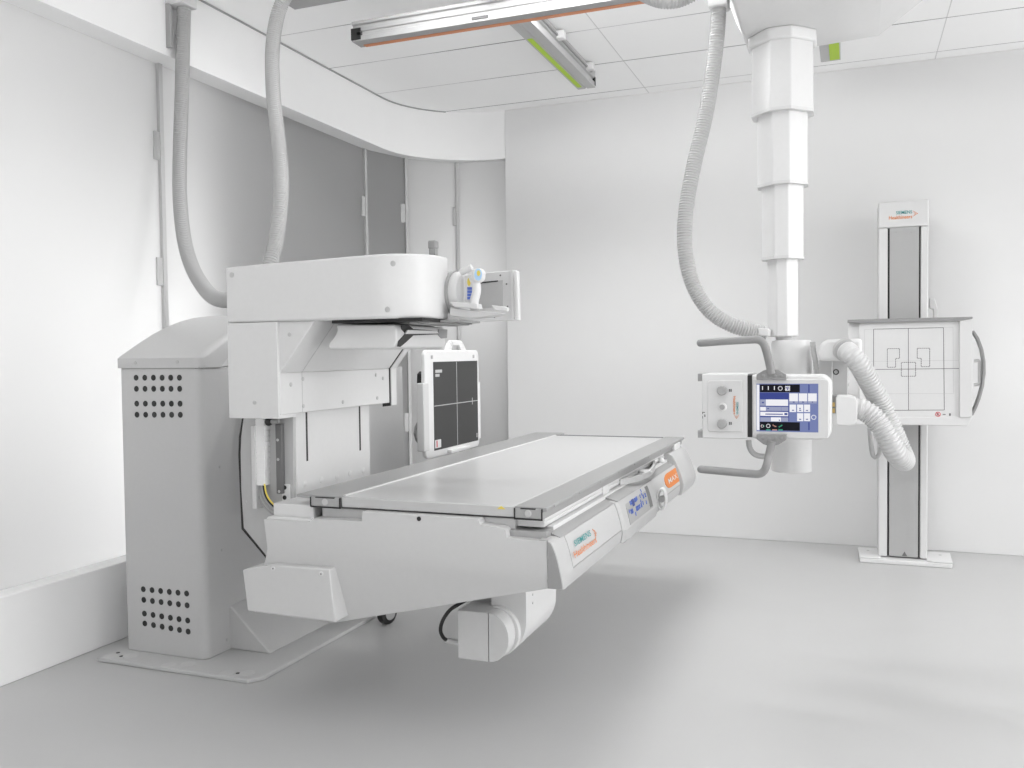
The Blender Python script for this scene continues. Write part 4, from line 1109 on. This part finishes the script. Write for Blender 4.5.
# grey bent grip on the left of the front
pts = [at(u, v, y=5.06) for u, v in ((849,383.5),(843,383.5),(838,385.5),(836,390),(836,398))]
MB().tube(pts, .016, 14, .01).build('left_grip', SKIRT, bu)

# -------------------------------------------------------------------- lights
def area(name, loc, target, size, power, size_y=None, spread=PI):
    l = bpy.data.lights.new(name, 'AREA'); l.energy = power; l.shape = 'RECTANGLE'; l.size = size; l.size_y = size_y or size; l.spread = spread
    o = bpy.data.objects.new(name, l); C.objects.link(o); o.location = loc
    o.rotation_euler = (Vector(target)-Vector(loc)).to_track_quat('-Z', 'Y').to_euler()
    return o
area('fill_over_table', (-1.0, 3.37, 2.885), (-1.0, 4.1, 0), 1.8, 36, .2)  # unseen fill added above the table, lifts table top and back wall
area('fill_strip_back', (-.9, 3.97, 2.885), (-.9, 3.97, 0), 1.0, 18.5, .10)  # narrow unseen fill added behind the bridge rail, no fixture there
area('fill_over_left', (-1.2, 2.78, 2.87), (-1.2, 3.4, 0), 1.4, 6.1, .4)  # weak unseen fill added over the left side
area('fill_over_front', (.6, 1.2, 2.85), (.6, 1.2, 0), 1.6, 17.4, 1.2)  # unseen fill added overhead at the front
area('fill_over_far', (5.5, 2.5, 2.85), (5.5, 2.5, 0), 2.0, 298, 4.0)  # large unseen fill added overhead, far to the right
area('fill_soft_far', (8.2, 2.0, 1.5), (-1, 3.0, 1.2), 2.4, 225, 5.0)  # unseen soft light added from the far right
area('fill_up_rear', (2.6, -1.2, .5), (2.2, -.4, 2.9), 2.4, 10, 1.8)  # unseen fill added behind the camera, bounced off the ceiling
area('fill_up_rear_left', (-.8, -1.3, .5), (-.8, -.6, 2.9), 2.4, 66, 1.6)  # unseen fill added to brighten ceiling and soffit on the left
area('backlight_near', (-3.9, 1.6, 1.6), (-3.0, 1.6, 1.6), 3.0, 48, 1.2)
area('backlight_low', (-4.02, 3.6, .8), (-3.0, 3.6, .8), 1.2, 53, .8)
area('backlight_corner', (-2.75, 6.3, 1.8), (-2.7, 5.6, 1.9), .8, 12.2, 1.0)
area('backlight_corner_low', (-2.45, 6.3, .9), (-2.5, 5.6, .9), .4, 2.7, .8)

w = bpy.data.worlds.new('world'); bpy.context.scene.world = w; w.use_nodes = True
w.node_tree.nodes['Background'].inputs[0].default_value = (1, 1, 1, 1)
w.node_tree.nodes['Background'].inputs[1].default_value = .04

sc = bpy.context.scene
sc.view_settings.view_transform = 'Standard'; sc.view_settings.look = 'None'
sc.view_settings.gamma = 1; sc.view_settings.use_curve_mapping = False
sc.view_settings.exposure = 0
sc.cycles.max_bounces = 10; sc.cycles.diffuse_bounces = 6; sc.cycles.glossy_bounces = 4; sc.cycles.transmission_bounces = 6
sc.cycles.use_denoising = True
sc.cycles.sample_clamp_indirect = 6
